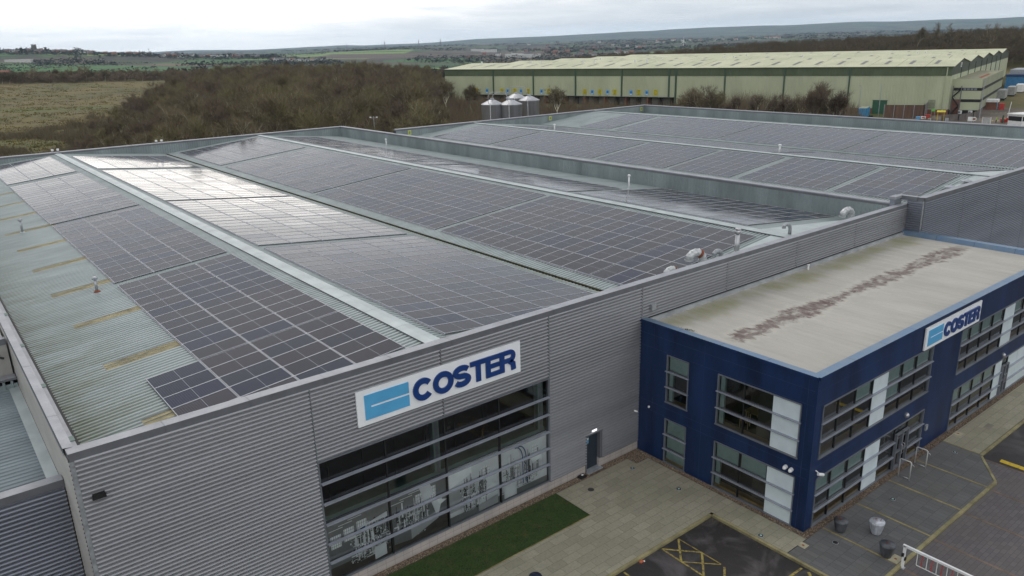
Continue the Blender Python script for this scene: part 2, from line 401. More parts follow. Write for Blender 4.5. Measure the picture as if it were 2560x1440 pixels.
# parapet liners (the inside faces)
mb = MB()
mb.corr(8.0, 9.72, 0.75, D1-0.45, 0.33, 0.03, lambda u, v, h: (W1-0.45-h, v, u), M_INNER, 'rib')
wb(mb, 'right_parapet_liner', hall)
mb = MB()
mb.corr(8.0, 9.72, 0.3, W1-0.45, 0.33, 0.03, lambda u, v, h: (v, D1-0.45-h, u), M_INNER, 'rib')
wb(mb, 'back_parapet_liner', hall)
mb = MB()
mb.quad((0.45, 0.5, 8.0), (W1-0.4, 0.5, 8.0), (W1-0.4, 0.5, 9.72), (0.45, 0.5, 9.72), M_FLASH)
mb.quad((0.23, 0.5, 8.0), (0.23, D1-.4, 8.0), (0.23, D1-.4, 9.72), (0.23, 0.5, 9.72), M_FLASH)
wb(mb, 'parapet_liner', hall)
# coping: pressed metal lengths with joints
def coping(mb, p, q, wdt, z, side, m=None, mf=None, drop=0.30, seg=3.0, th=0.03):
    """p to q is the outer edge; side = unit vector to the inner side"""
    m = m or M_COPE; mf = mf or M_FASC
    p = Vector((*p, 0)); q = Vector((*q, 0)); d = (q-p); Ln = d.length; d.normalize(); sd_ = Vector((*side, 0))
    n = max(1, round(Ln/seg)); k = Ln/n
    tf = lambda a: p+d*a[0]+sd_*a[1]+Vector((0, 0, a[2]))
    old = mb.tf; mb.tf = tf
    for i in range(n):
        a, b = i*k+(0.006 if i else 0), (i+1)*k-(0.006 if i < n-1 else 0)
        zz = z+random.uniform(-0.004, 0.004)
        mb.add([(a, -0.06, zz-drop), (b, -0.06, zz-drop), (b, -0.06, zz), (a, -0.06, zz)], [(0, 1, 2, 3)], mf)
        mb.add([(a, -0.06, zz), (b, -0.06, zz), (b, wdt, zz-0.03), (a, wdt, zz-0.03)], [(0, 1, 2, 3)], m)
        mb.add([(a, wdt, zz-0.03), (b, wdt, zz-0.03), (b, wdt, zz-0.12), (a, wdt, zz-0.12)], [(0, 1, 2, 3)], m)
    mb.box((0, 0, z-0.29), (Ln, wdt-0.02, z-0.05), mf)
    mb.tf = old
mb = MB(); coping(mb, (0, 0), (W1, 0), 0.50, H1, (0, 1)); wb(mb, 'front_coping', hall)
mb = MB(); coping(mb, (0, 0.5), (0, D1-0.5), 0.25, H1+0.002, (1, 0)); wb(mb, 'left_coping', hall)
mb = MB(); coping(mb, (0, D1), (W1, D1), 0.50, H1, (0, -1)); wb(mb, 'back_coping', hall)
mb = MB(); coping(mb, (W1, 0.5), (W1, D1-0.5), 0.48, H1+0.002, (-1, 0)); wb(mb, 'right_coping', hall)
# roof slopes
def slope(x0, x1, xr, zr, y0, y1, name, parent):
    mb = MB()
    f = lambda u, v, h: (u, v, zr-0.125-abs(u-xr)*SL+h)
    mb.corr(x0, x1, y0, y1, 0.305, 0.07, f, M_ROOF, 'trap')
    return wb(mb, name, parent)
slope(0.80, XR1, XR1, ZR, 0.45, D1-0.4, 'roof_slope', hall)
slope(XR1, 28.38, XR1, ZR, 0.45, D1-0.4, 'roof_slope', hall)
slope(28.82, XR2, XR2, ZR, 0.45, D1-0.4, 'roof_slope', hall)
slope(XR2, W1-0.95, XR2, ZR, 0.45, D1-0.4, 'roof_slope', hall)
def ridge(x, z, y0, y1, parent, wd=0.42):
    mb = MB(); n = int((y1-y0)/3); k = (y1-y0)/n
    for i in range(n):
        a, b = y0+i*k, y0+(i+1)*k-0.012; zz = z+random.uniform(-.004, .004)
        mb.quad((x-wd, a, zz-0.042), (x, a, zz), (x, b, zz), (x-wd, b, zz-0.042), M_FLASH)
        mb.quad((x, a, zz), (x+wd, a, zz-0.042), (x+wd, b, zz-0.042), (x, b, zz), M_FLASH)
    mb.quad((x-wd, y0, z-0.042), (x-wd, y1, z-0.042), (x-wd, y1, z-0.10), (x-wd, y0, z-0.10), M_FASC)
    mb.quad((x+wd, y0, z-0.042), (x+wd, y1, z-0.042), (x+wd, y1, z-0.10), (x+wd, y0, z-0.10), M_FASC)
    return wb(mb, 'ridge_cap', parent)
ridge(XR1+0.05, ZR+0.02, 0.5, D1-0.5, hall); ridge(XR2, ZR+0.02, 0.5, D1-0.5, hall)
# gutters: left eave, valley, right
mb = MB(); mb.box((0.22, 0.5, 8.10), (0.70, D1-.5, 8.50), M_COPE); mb.box((0.70, 0.5, 8.10), (0.88, D1-.5, 8.36), M_BLACK)
for k in range(9):
    y = 4.2+k*6.4; mb.box((0.24, y, 8.505), (0.72, y+0.45, 8.525), M_GREENST)
wb(mb, 'eaves_gutter', hall)
mb = MB(); mb.quad((28.30, 0.5, 8.22), (28.86, 0.5, 8.22), (28.86, D1-.5, 8.22), (28.30, D1-.5, 8.22), M_BLACK)
mb.box((28.76, 0.5, 8.24), (28.83, D1-.5, 8.32), mat('mossy_gutter', (.07, .065, .03), .9, 0, .3, 3))
wb(mb, 'valley_gutter', hall)
mb = MB(); mb.box((W1-1.0, 0.5, 8.1), (W1-0.40, D1-.5, 8.22), M_FLASH); wb(mb, 'right_gutter', hall)
# pale flat flashings over the ends of the right-hand slopes
mb = MB()
for x0, x1, xr, y1 in ((30.2, 42.5, XR2, 2.0), (43.4, 56.4, XR2, 3.6)):
    f = lambda u, v: (u, v, ZR-0.045-abs(u-xr)*SL)
    mb.quad(f(x0, 0.5), f(x1, 0.5), f(x1, y1), f(x0, y1), M_FLASH)
wb(mb, 'roof_end_flashing', hall)
# rooflights along the left slope
for k, (y, xa) in enumerate([(3.8, 3.05), (11.0, 3.15), (18.2, 3.15), (25.4, 3.2), (32.7, 3.2), (39.9, 3.2), (47.1, 3.2), (54.3, 3.2), (61.5, 3.2), (68.8, 3.2)]):
    mb = MB(); f = lambda u, v, h: (u, v, ZR-0.10-abs(u-XR1)*SL+h)
    mb.corr(xa, 6.9, y-0.42, y+0.42, 0.305, 0.045, f, M_SKYL, 'trap', phase=0.0)
    wb(mb, 'rooflight', hall)
# stub wall where the two halls meet
mb = MB(); mb.box((56.5, 0.52, 9.6), (W1+0.1, 0.9, 10.38), M_CLAD2); wb(mb, 'parapet_stub', hall)

# ---- big window
mb = MB(F_FRONT)
rows = [WZ0, 1.63, 2.55, 3.50, 4.48, 5.44, WZ1]; cols = [WU0, 11.50, 14.56, 17.68, WU1]
mb.box((WU0-0.06, -0.15, WZ0-0.06), (WU1+0.06, 0.03, WZ0), M_FRAME); mb.box((WU0-0.06, -0.15, WZ1), (WU1+0.06, 0.09, WZ1+0.07), M_FRAME)
mb.box((WU0-0.06, -0.15, WZ0), (WU0+0.02, 0.05, WZ1), M_FRAME); mb.box((WU1-0.02, -0.15, WZ0), (WU1+0.06, 0.05, WZ1), M_FRAME)
for x in cols[1:-1]: mb.box((x-0.03, -0.14, WZ0), (x+0.03, -0.01, WZ1), M_BLACK)
cw = wb(mb, 'glazed_front', hall)
for z in rows[1:-1]:
    mb = MB(F_FRONT); mb.box((WU0+0.02, 0.0, z-0.035), (WU1-0.02, 0.17, z+0.02), M_FIN); wb(mb, 'fin', cw)
mb = MB(F_FRONT); mb.quad((WU0, -0.045, WZ0), (WU1, -0.045, WZ0), (WU1, -0.045, WZ1), (WU0, -0.045, WZ1), M_GLASS); wb(mb, 'glass', cw)
# interior: dark hall with steel, racking tags
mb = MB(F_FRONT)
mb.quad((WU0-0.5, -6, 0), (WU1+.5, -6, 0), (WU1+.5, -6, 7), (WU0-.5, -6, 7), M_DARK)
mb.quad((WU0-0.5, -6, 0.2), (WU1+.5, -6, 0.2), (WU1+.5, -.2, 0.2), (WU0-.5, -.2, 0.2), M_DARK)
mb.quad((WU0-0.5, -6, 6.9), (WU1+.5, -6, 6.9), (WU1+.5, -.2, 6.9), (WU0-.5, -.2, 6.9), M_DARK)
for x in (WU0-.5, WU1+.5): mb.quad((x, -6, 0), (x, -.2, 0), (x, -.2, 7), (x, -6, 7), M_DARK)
for k in range(46):
    u = random.uniform(WU0+.3, WU1-.3); z = random.uniform(3.6, 6.0); n = random.uniform(-5.5, -2.5); a = random.uniform(.08, .16)
    mb.box((u, n, z), (u+a*1.2, n+.02, z+a), M_ROOM)
for k in range(7): mb.box((WU0+.4+k*1.85, -4.6, .2), (WU0+.5+k*1.85, -4.5, 6.6), M_CARPET)
wb(mb, 'interior', hall)
mb = MB(F_FRONT)
for x in (14.08, 20.35): mb.box((x, -0.62, 3.52), (x+0.34, -0.30, 6.9), M_GREENST); mb.box((x+0.10, -0.30, 3.52), (x+0.24, -0.28, 6.9), M_FASC)
mb.box((WU0, -0.62, 3.42), (WU1, -0.32, 3.62), M_GREENST); mb.box((WU0, -1.3, 3.40), (WU1, -0.62, 3.46), M_GREENST)
wb(mb, 'steel_frame', hall)

# ---- lettering
def ribbon(mb, pts, wdt, n0, n1, m, closed=False):
    P = [np.array(p, float) for p in pts]; k = len(P); Lf = []; Rt = []
    for i in range(k):
        a = P[(i-1) % k] if (closed or i > 0) else None; b = P[(i+1) % k] if (closed or i < k-1) else None
        d1 = (P[i]-a)/np.linalg.norm(P[i]-a) if a is not None else None
        d2 = (b-P[i])/np.linalg.norm(b-P[i]) if b is not None else None
        if d1 is None: d1 = d2
        if d2 is None: d2 = d1
        t = d1+d2; t /= np.linalg.norm(t); nn = np.array([-t[1], t[0]]); s_ = wdt/2/max(0.5, abs(float(nn@np.array([-d1[1], d1[0]]))))
        Lf.append(P[i]+nn*s_); Rt.append(P[i]-nn*s_)
    m_ = k if closed else k-1
    for i in range(m_):
        j = (i+1) % k
        a, b, c, d = Rt[i], Rt[j], Lf[j], Lf[i]
        vs = [(p[0], n0, p[1]) for p in (a, b, c, d)]+[(p[0], n1, p[1]) for p in (a, b, c, d)]
        fs = [(4, 5, 6, 7), (0, 1, 5, 4), (2, 3, 7, 6)]
        if not closed and i == 0: fs.append((3, 0, 4, 7))
        if not closed and i == k-2: fs.append((1, 2, 6, 5))
        mb.add(vs, fs, m)
def arc(cx, cz, rx, rz, a0, a1, n=14): return [(cx+rx*math.cos(R(a0+(a1-a0)*i/n)), cz+rz*math.sin(R(a0+(a1-a0)*i/n))) for i in range(n+1)]
def letter(mb, ch, u, z, wd, h, t, n0, n1, m):
    cx, cz = u+wd/2, z+h/2; rx, rz = wd/2-t/2, h/2-t/2; B = lambda a, b, c, d: mb.box((a, n0, b), (c, n1, d), m)
    if ch == 'C': ribbon(mb, arc(cx, cz, rx, rz, 38, 322, 22), t, n0, n1, m)
    elif ch == 'O': ribbon(mb, arc(cx, cz, rx, rz, 0, 360, 26)[:-1], t, n0, n1, m, True)
    elif ch == 'S':
        q = rz/2
        ribbon(mb, arc(cx, cz+q, rx, q, 25, 250, 12)+[(cx, cz)]+arc(cx, cz-q, rx, q, 70, -155, 12), t, n0, n1, m)
    elif ch == 'T': B(u, z+h-t*.92, u+wd, z+h); B(cx-t/2, z, cx+t/2, z+h-t*.92)
    elif ch == 'E':
        B(u, z, u+t, z+h)
        for zz, k in ((z, 1), (z+h/2-t*.42, .93), (z+h-t*.88, 1)): B(u+t, zz, u+wd*k, zz+t*.86)
    elif ch == 'R':
        B(u, z, u+t, z+h)
        r = h*.27-t*.3; zc_ = z+h-t*.43-r
        ribbon(mb, [(u+t, zc_+r)]+arc(u+wd-t/2-r*.9, zc_, r*.9, r, 90, -90, 10)+[(u+t, zc_-r)], t*.86, n0, n1, m)
        ribbon(mb, [(u+wd*.62, z+h*.45), (u+wd-t*.62, z+h*.30), (u+wd-t*.5, z)], t, n0, n1, m)
def word(mb, txt, u0, z0, h, widths, gap, t, n0, n1, m):
    u = u0
    for ch, wd in zip(txt, widths): letter(mb, ch, u, z0, wd, h, t, n0, n1, m); u += wd+gap
    return u
def company_sign(label, tf, u0, u1, z0, z1, side=0.02):
    sg = thing('company_sign', label, 'sign', tuple(tf(((u0+u1)/2, 0.05, z0))), 0, 'company signs')
    hh = z1-z0; Wd = u1-u0
    mb = MB(tf); mb.box((u0, 0.05, z0), (u1, 0.13, z1), M_SIGNW); wb(mb, 'sign_board', sg)
    mb = MB(tf); a, b = u0+Wd*.041, u0+Wd*.286; c, d = z0+hh*.15, z0+hh*.85; ms_ = z0+hh*.50
    mb.box((a, .13, c), (b, .16, ms_-hh*.028), M_SIGNC); mb.box((a, .13, ms_+hh*.028), (b, .16, d), M_SIGNC); mb.box((a, .13, ms_-hh*.028), (a+Wd*.033, .16, ms_+hh*.028), M_SIGNC)
    wb(mb, 'logo_block', sg)
    mb = MB(tf); ws = [1.08, 1.12, 1.0, .92, .86, .98]; k = (Wd*.655)/(sum(ws)-5*0.01)
    word(mb, 'COSTER', u0+Wd*.308, z0+hh*.17, hh*.66, [x*k for x in ws], -0.01*k, 0.272*k, .13, .20, M_SIGNN)
    wb(mb, 'lettering', sg)
    return sg
company_sign('large white COSTER sign above the tall glazed front of the silver hall', F_FRONT, 10.28, 18.95, 7.39, 8.98)

# ---- printed scene of filling machines fixed behind the lower panes: flat shapes in greys
G_ = [mat('print_grey_%s' % n, (v, v*1.02, v*1.03), 0.6, 0, 0.05) for n, v in (('pale', .97), ('light', .80), ('mid', .48), ('dark', .22), ('deep', .03))]
PB = mat('print_blue', (0.03, 0.09, 0.25), 0.6)
PF = mat('print_floor', (0.10, 0.085, 0.075), 0.6)
mb = MB(F_FRONT); rg = random.Random(5); nb = -0.13
def flat(u0, z0, u1, z1, m, k): mb.quad((u0, nb+k*.004, z0), (u1, nb+k*.004, z0), (u1, nb+k*.004, z1), (u0, nb+k*.004, z1), m)
edges = [8.46, 11.47, 14.53, 17.65, 20.77]; Z0, Z1 = .62, 3.50
for p in range(4):
    a, b = edges[p]+.02, edges[p+1]-.02
    back = [G_[3], G_[3], G_[1], G_[1]][p]
    flat(a, Z0, b, Z1, back, 0); flat(a, Z0, b, Z0+[.55, .9, .35, .3][p], PF if p < 2 else G_[3], 1)
    # gridded windows at the back of the printed room
    for k in range(3):
        u = a+.15+k*.62+(1.2 if p == 1 else (0 if p == 0 else 1.9))
        if u+.5 > b: continue
        z = Z0+1.45+(k*.12)+(.3 if p else 0); flat(u, z, u+.48, z+.62, G_[0], 2)
        for q in range(5): flat(u+q*.1+.03, z, u+q*.1+.045, z+.62, G_[3], 3)
        for q in range(3): flat(u, z+.12+q*.18, u+.48, z+.135+q*.18, G_[3], 3)
    if p < 2:
        for k in range(4): flat(a+.1+k*.45, Z1-.55+k*.11, a+.75+k*.45, Z1-.52+k*.11, G_[0], 2)
    # vertical machine columns
    c0 = [1.2, .3, .9, .3][p]; c1 = [2.9, 2.0, 2.3, 2.7][p]
    for k in range(70):
        u = a+rg.uniform(c0, c1); w_ = rg.choice([.02, .03, .04, .07]); z = Z0+rg.uniform(.35, 1.1); h_ = rg.uniform(.3, 1.35)
        flat(u, z, min(u+w_, b), min(z+h_, Z1-.3), rg.choice([G_[0], G_[0], G_[1], G_[4], G_[4], G_[3]]), 4+k % 3)
    for k in range(30):
        u = a+rg.uniform(c0-.3, c1-.3); z = Z0+rg.uniform(.3, 1.9); flat(u, z, min(u+rg.uniform(.15, .6), b), z+rg.uniform(.025, .07), rg.choice(G_[:4]), 7)
    for k in range(190):
        u = a+rg.uniform(c0-.2, c1); z = Z0+rg.uniform(.3, 1.9); s_ = rg.uniform(.02, .07); flat(u, z, min(u+s_, b), z+s_*rg.uniform(.5, 1.8), rg.choice([G_[0], G_[4], G_[1], G_[2]]), 8)
def fpoly(pts, m, k): mb.poly([(u, nb+k*.004, z) for u, z in pts], m)
fpoly([(13.05, 3.3), (13.6, 3.42), (13.8, 2.75), (13.3, 2.4)], G_[1], 9); fpoly([(13.6, 2.5), (14.25, 2.3), (13.95, 1.35)], G_[1], 10); fpoly([(13.95, 2.35), (14.5, 2.15), (14.1, 2.0)], G_[0], 11)
fpoly([(12.5, .85), (14.0, 1.35), (14.0, 1.75), (12.5, 1.55)], G_[2], 9); fpoly([(11.6, .95), (12.5, .85), (12.5, 1.55), (11.6, 1.4)], G_[3], 9)
fpoly([(14.6, 1.2), (15.7, 1.25), (15.7, 2.25), (14.6, 2.35)], G_[2], 3); fpoly([(14.7, 2.5), (16.0, 2.9), (16.0, 3.4), (14.7, 3.45)], G_[0], 2)
fpoly([(16.3, .66), (17.5, .66), (17.5, 1.15), (16.3, 1.0)], G_[2], 10); fpoly([(17.9, .66), (18.7, .66), (18.7, 1.6), (17.9, 1.35)], G_[1], 10)
fpoly([(19.55, 2.5), (20.5, 2.6), (20.3, 2.1), (19.8, 2.0)], G_[0], 10)
for q in (0, .22): ribbon(mb, arc(18.7+q, 2.5, .42, .75, 100, 0, 8)+[(19.13+q, 1.1)], .05, nb+.045, nb+.05, PB)
fpoly([(9.9, 2.35), (11.35, 2.6), (11.35, 2.85), (9.9, 2.6)], G_[1], 10); fpoly([(10.0, 2.42), (10.25, 2.46), (10.25, 2.60), (10.0, 2.56)], PB, 12)
fpoly([(10.6, .68), (11.2, .72), (11.2, 1.35), (10.6, 1.3)], G_[1], 10)
word(mb, 'COSTER', 10.34, 2.50, .11, [.12]*6, .02, .028, nb+.046, nb+.05, G_[3])
o = wb(mb, 'printed_machine_scene', hall, label='greyscale print of filling machines behind the lower panes')

# ---- side door in the front wall
mb = MB(F_FRONT)
mb.box((DX0-.02, -0.30, 0.0), (DX0+.06, 0.05, DZ1), M_FASC); mb.box((DX0-.02, -0.30, DZ1-.06), (DX1, 0.08, DZ1+.03), M_FASC)
mb.box((DX1-.16, -0.30, PL), (DX1, 0.05, DZ1-.06), M_FASC); mb.box((DX1-.16, -0.3, 0), (DX1, .0, PL-.01), M_PLINTH)
mb.quad((DX0, -.3, 0.02), (DX1, -.3, .02), (DX1, -.3, DZ1), (DX0, -.3, DZ1), M_BLACK); mb.box((DX0, -0.28, -.05), (DX1-.1, 0.25, 0.06), M_GALV)
dr = wb(mb, 'doorway', hall)
mb = MB(F_FRONT); mb.box((DX0+.07, -0.22, 0.07), (DX1-.17, -0.17, DZ1-.08), mat('dark_blue_grey_door', (0.022, 0.034, 0.05), 0.5)); wb(mb, 'door', dr)
mb = MB(F_FRONT); mb.box((DX0+.2, -0.169, 1.62), (DX0+.38, -0.16, 1.98), mat('notice_blue', (.12, .38, .62), .5)); mb.box((DX0+.22, -0.16, 1.86), (DX0+.36, -0.155, 1.96), M_WHITE); wb(mb, 'door_notice', dr)
lt = MT('lit_lamp'); MATS['lit_lamp'] = lt; lt.set('Base Color', (.8, .8, .8, 1)); lt.set('Emission Color', (1, 1, 1, 1)); lt.set('Emission Strength', .85)
t = thing('bulkhead_lamp', 'small lit white bulkhead lamp above the dark side door', 'lamp', tuple(F_FRONT((23.98, 0, 2.42))))
mb = MB(F_FRONT); mb.box((23.80, 0.04, 2.40), (24.16, 0.06, 2.52), M_FASC); wb(mb, 'back_plate', t)
mb = MB(F_FRONT); mb.box((23.82, 0.06, 2.41), (24.14, 0.13, 2.51), lt.m); wb(mb, 'diffuser', t)
# small fittings on the hall
def floodlight(label, tf, u, z, group=None):
    t = thing('floodlight', label, 'floodlight', tuple(tf((u, 0.05, z))), 0, group)
    mb = MB(tf); mb.box((u-.05, .02, z-.03), (u+.05, .14, z+.03), M_FASC); wb(mb, 'bracket', t)
    mb = MB(tf); mb.prism([(u-.22, z-.09), (u+.22, z-.09), (u+.19, z+.09), (u-.19, z+.09)], .12, .26, M_BLACK, 1); mb.quad((u-.17, .265, z-.07), (u+.17, .265, z-.07), (u+.17, .265, z+.06), (u-.17, .265, z+.06), M_BLACK); wb(mb, 'lamp_head', t)
floodlight('small black floodlight high on the silver front wall near its left corner', F_FRONT, 0.62, 8.28)
t = thing('junction_box', 'small grey box on the silver wall just above the pale flat roof', 'box', tuple(F_FRONT((28.35, 0.05, 8.45))))
mb = MB(F_FRONT); mb.box((28.2, .04, 8.30), (28.55, .22, 8.66), M_GALV); wb(mb, 'casing', t)
mb = MB(F_FRONT); mb.box((28.55, .06, 8.36), (28.72, .14, 8.42), M_RUST); wb(mb, 'connector', t)
t = thing('security_camera', 'tiny white camera low on the silver wall beside the navy building', 'camera', tuple(F_FRONT((27.15, 0.05, 2.55))))
mb = MB(F_FRONT); mb.tube([(27.15, .04, 2.6), (27.15, .16, 2.6)], .02, M_WHITE, 8); wb(mb, 'arm', t)
mb = MB(F_FRONT); mb.tube([(27.08, .1, 2.60), (27.2, .25, 2.54)], .045, M_WHITE, 10); wb(mb, 'housing', t)

# ------------------------------------------------------------------ neighbouring hall
H2, D2, Y2, X2 = 10.6, 77.4, -1.22, 113.6
YR3, YR4, YV2, ZR2 = 72.3, 99.7, 86.2, 10.42
hall2 = thing('factory_hall', 'farther silver ribbed factory hall adjoining the signed hall, roof covered in panels', 'factory', (W1, Y2, 0))
F2 = frame((W1, Y2, 0), (1, 0, 0), (0, -1, 0))
mb = MB(F2)
for k in range(8):
    a, b = k*7.02+.03, (k+1)*7.02-.03
    mb.corr(a, b, 0.3, 10.32, .171, .110, lambda u, v, h: (u, h, v), M_CLAD2, 'sine'); mb.box((b, -.01, .3), (b+.06, .03, 10.32), M_JOINT)
wb(mb, 'front_wall', hall2)
mb = MB(); mb.corr(Y2+.06, 0.0, 0.3, 10.32, .171, .110, lambda u, v, h: (W1-h, u, v), M_CLAD2, 'sine'); mb.box((W1-.05, Y2-.03, .3), (W1+.06, Y2+.06, 10.32), M_GALV); wb(mb, 'return_wall', hall2)
mb = MB(); coping(mb, (W1, Y2), (X2, Y2), .50, H2, (0, 1)); wb(mb, 'front_coping', hall2)
mb = MB(); coping(mb, (W1, Y2+.5), (W1, 0.9), .50, H2+.002, (1, 0)); mb.box((56.4, .45, 10.40), (W1, .95, 10.59), M_COPE); wb(mb, 'left_coping', hall2)
mb = MB(); coping(mb, (W1, D2), (X2, D2), .50, H2, (0, -1)); wb(mb, 'back_coping', hall2)
mb = MB(); coping(mb, (X2, Y2+.5), (X2, D2-.5), .48, H2+.002, (-1, 0)); wb(mb, 'right_coping', hall2)
mb = MB(); mb.corr(8.6, 10.32, Y2+.6, D2-.45, .33, .03, lambda u, v, h: (X2-.45-h, v, u), M_INNER, 'rib'); wb(mb, 'right_parapet_liner', hall2)
mb = MB(); mb.corr(8.6, 10.32, W1+.05, X2-.45, .33, .03, lambda u, v, h: (v, D2-.45-h, u), M_INNER, 'rib'); wb(mb, 'back_parapet_liner', hall2)
mb = MB(); mb.quad((W1, Y2+.5, 8.5), (X2-.4, Y2+.5, 8.5), (X2-.4, Y2+.5, 10.3), (W1, Y2+.5, 10.3), M_FLASH); wb(mb, 'parapet_liner', hall2)
mb = MB(); mb.quad((X2, Y2, -.2), (X2, D2, -.2), (X2, D2, 10.3), (X2, Y2, 10.3), M_CLAD2); wb(mb, 'right_wall', hall2)
mb = MB(); mb.quad((W1, D2+.01, -.2), (X2, D2+.01, -.2), (X2, D2+.01, 10.3), (W1, D2+.01, 10.3), M_CLAD2); wb(mb, 'back_wall', hall2)
for a, b, xr in ((W1+.1, YR3, YR3), (YR3, YV2-.15, YR3), (YV2+.15, YR4, YR4), (YR4, X2-.95, YR4)): slope(a, b, xr, ZR2, Y2+.45, D2-.4, 'roof_slope', hall2)
ridge(YR3, ZR2+.02, Y2+.5, D2-.5, hall2); ridge(YR4, ZR2+.02, Y2+.5, D2-.5, hall2)
mb = MB(); mb.quad((YV2-.25, Y2+.5, 8.85), (YV2+.25, Y2+.5, 8.85), (YV2+.25, D2-.5, 8.85), (YV2-.25, D2-.5, 8.85), M_BLACK); wb(mb, 'valley_gutter', hall2)
mb = MB(); mb.box((X2-1.0, Y2+.5, 8.8), (X2-.4, D2-.5, 8.95), M_FLASH); wb(mb, 'right_gutter', hall2)
mb = MB(); f = lambda u, v: (u, v, ZR2-.045-abs(u-YR3)*SL); mb.quad(f(60, Y2+.5), f(72, Y2+.5), f(72, .9), f(60, .9), M_FLASH); f2 = lambda u, v: (u, v, ZR2-.045-abs(u-YR3)*SL); mb.quad(f2(72.6, Y2+.5), f2(85, Y2+.5), f2(85, 2.2), f2(72.6, 2.2), M_FLASH)
wb(mb, 'roof_end_flashing', hall2)

# ------------------------------------------------------------------ low annexe and taller block on the left
annex = thing('annexe', 'low dark ribbed annexe against the left side of the signed hall', 'building', (-8, 2.95, 0))
mb = MB(); mb.corr(-16, -.06, .2, 7.45, .171, .110, lambda u, v, h: (u, 2.95-h, v), M_CLAD2, 'sine'); wb(mb, 'front_wall', annex)
mb = MB(); mb.corr(-16, -.35, 3.4, 15.0, .305, .04, lambda u, v, h: (u, v, 7.16+h-.0*u), mat('annexe_sheet', (.185, .23, .25), .45, .1, .12, .8, (.3, 1, 1)), 'trap'); mb.quad((-.45, 3.4, 7.215), (-.04, 3.4, 7.26), (-.04, 15.0, 7.26), (-.45, 15.0, 7.215), M_FLASH); wb(mb, 'roof', annex)
mb = MB(); coping(mb, (-16, 2.95), (-.05, 2.95), .50, 7.74, (0, 1)); wb(mb, 'front_coping', annex)
mb = MB(); coping(mb, (-16, 15.0), (-.05, 15.0), .60, 7.74, (0, 1), drop=.10); mb.corr(7.2, 7.6, -16, -.05, .33, .03, lambda u, v, h: (v, 15.0-h, u), M_INNER, 'rib'); wb(mb, 'back_coping', annex)
block = thing('building_block', 'taller pale panelled block behind the low annexe at the far left', 'building', (-6, 15.7, 0))
mb = MB()
for k in range(14):
    mb.box((-.10-(k+1)*.62+.02, 15.66, 0), (-.10-k*.62, 15.8, 9.3), M_BEIGE)
mb.box((-9, 15.8, 0), (-.12, 19.6, 9.25), M_BEIGE); wb(mb, 'wall', block)
mb = MB(); coping(mb, (-9, 15.66), (-.1, 15.66), .4, 9.55, (0, 1)); wb(mb, 'coping', block)
t = thing('security_camera', 'black camera on a bracket at the far left edge beside the silver hall parapet', 'camera', (-.62, 15.6, 8.85))
mb = MB(); mb.tube([(-.5, 15.64, 8.8), (-.5, 15.3, 8.76)], .03, M_BLACK, 8); wb(mb, 'bracket', t)
mb = MB(); mb.tube([(-.62, 15.3, 8.84), (-.36, 15.12, 8.74)], .055, M_BLACK, 10); wb(mb, 'housing', t)

# ------------------------------------------------------------------ solar arrays
PU, PV = 2.36, 1.28; PL_, PW_ = 2.315, 1.262
def panel_mesh():
    mb = MB(); a, b, t = PL_/2, PW_/2, .021
    mb.box((-a, -b, -.03), (a, -b+t, .012), M_ALU); mb.box((-a, b-t, -.03), (a, b, .012), M_ALU)
    mb.box((-a, -b+t, -.03), (-a+t, b-t, .0115), M_ALU); mb.box((a-t, -b+t, -.03), (a, b-t, .0115), M_ALU)
    mb.quad((-a+t, -b+t, 0), (a-t, -b+t, 0), (a-t, b-t, 0), (-a+t, b-t, 0), M_CELL)
    mb.quad((-a+t, -b+t, -.02), (-a+t, b-t, -.02), (a-t, b-t, -.02), (a-t, -b+t, -.02), M_BLACK)
    return mb.mesh('solar_panel')
PM = panel_mesh(); RAILS = {}
def rail_mesh(Ln):
    k = round(Ln, 1)
    if k not in RAILS:
        mb = MB(); mb.box((-.02, 0, -.09), (.02, Ln, -.035), M_ALU)
        for i in range(int(Ln/PV)+1): mb.box((-.04, i*PV-.03, -.035), (.04, i*PV+.03, .016), M_ALU)
        RAILS[k] = mb.mesh('mounting_rail')
    return RAILS[k]
rp = random.Random(11)
def array(label, xr, zr, sgn, x0, cols, y0, rows, pitch=PV, gaps=(), grp='solar panel blocks on the near roof', extra=0):
    """one clamped block of panels; sgn -1 = slope left of the ridge xr, +1 = right of it"""
    th = math.atan(SL)*(1 if sgn < 0 else -1)
    zc_ = zr+.03-abs(x0-xr)*SL
    t = thing('solar_array', label, 'solar array', (x0, y0, zc_), 0, grp); t.rotation_euler = (0, -th, 0)
    def put(cx, cyy):
        p = bpy.data.objects.new('solar_panel', PM); COL.objects.link(p); p.parent = t
        p.location = (cx, cyy, 0); p.rotation_euler = (R(rp.gauss(0, .16)), R(rp.gauss(0, .16)), 0)
    off = lambda r: sum(.13 for g_ in gaps if r >= g_)
    for c_ in range(cols):
        for r_ in range(rows): put((c_+.5)*PU, (r_+.5)*pitch+off(r_))
    for r_ in range(extra): put(-.5*PU, (r_+.5)*pitch)
    Ln = rows*pitch+off(rows)
    for c_ in range(cols+1):
        o = bpy.data.objects.new('mounting_rail', rail_mesh(Ln)); COL.objects.link(o); o.parent = t; o.location = (c_*PU, 0, 0)
        if c_ in (0, cols): o.scale = (.55, 1, 1)
    return t
HN = 'solar panel blocks on the signed hall'; HF = 'solar panel blocks on the farther hall'
A_ = lambda lb, *a, **k: array(lb, XR1, ZR, -1, *a, grp=HN, **k)
A_('nearest solar block, with a stepped lower corner beside the yellowed rooflights', 6.5, 3, 1.35, 17, 1.275, (5, 13), extra=5)
A_('second solar block back on the slope with the yellowed rooflights', 6.5, 3, 24.2, 17, gaps=(9,))
A_('third solar block back on the slope with the yellowed rooflights', 6.5, 3, 46.8, 20)
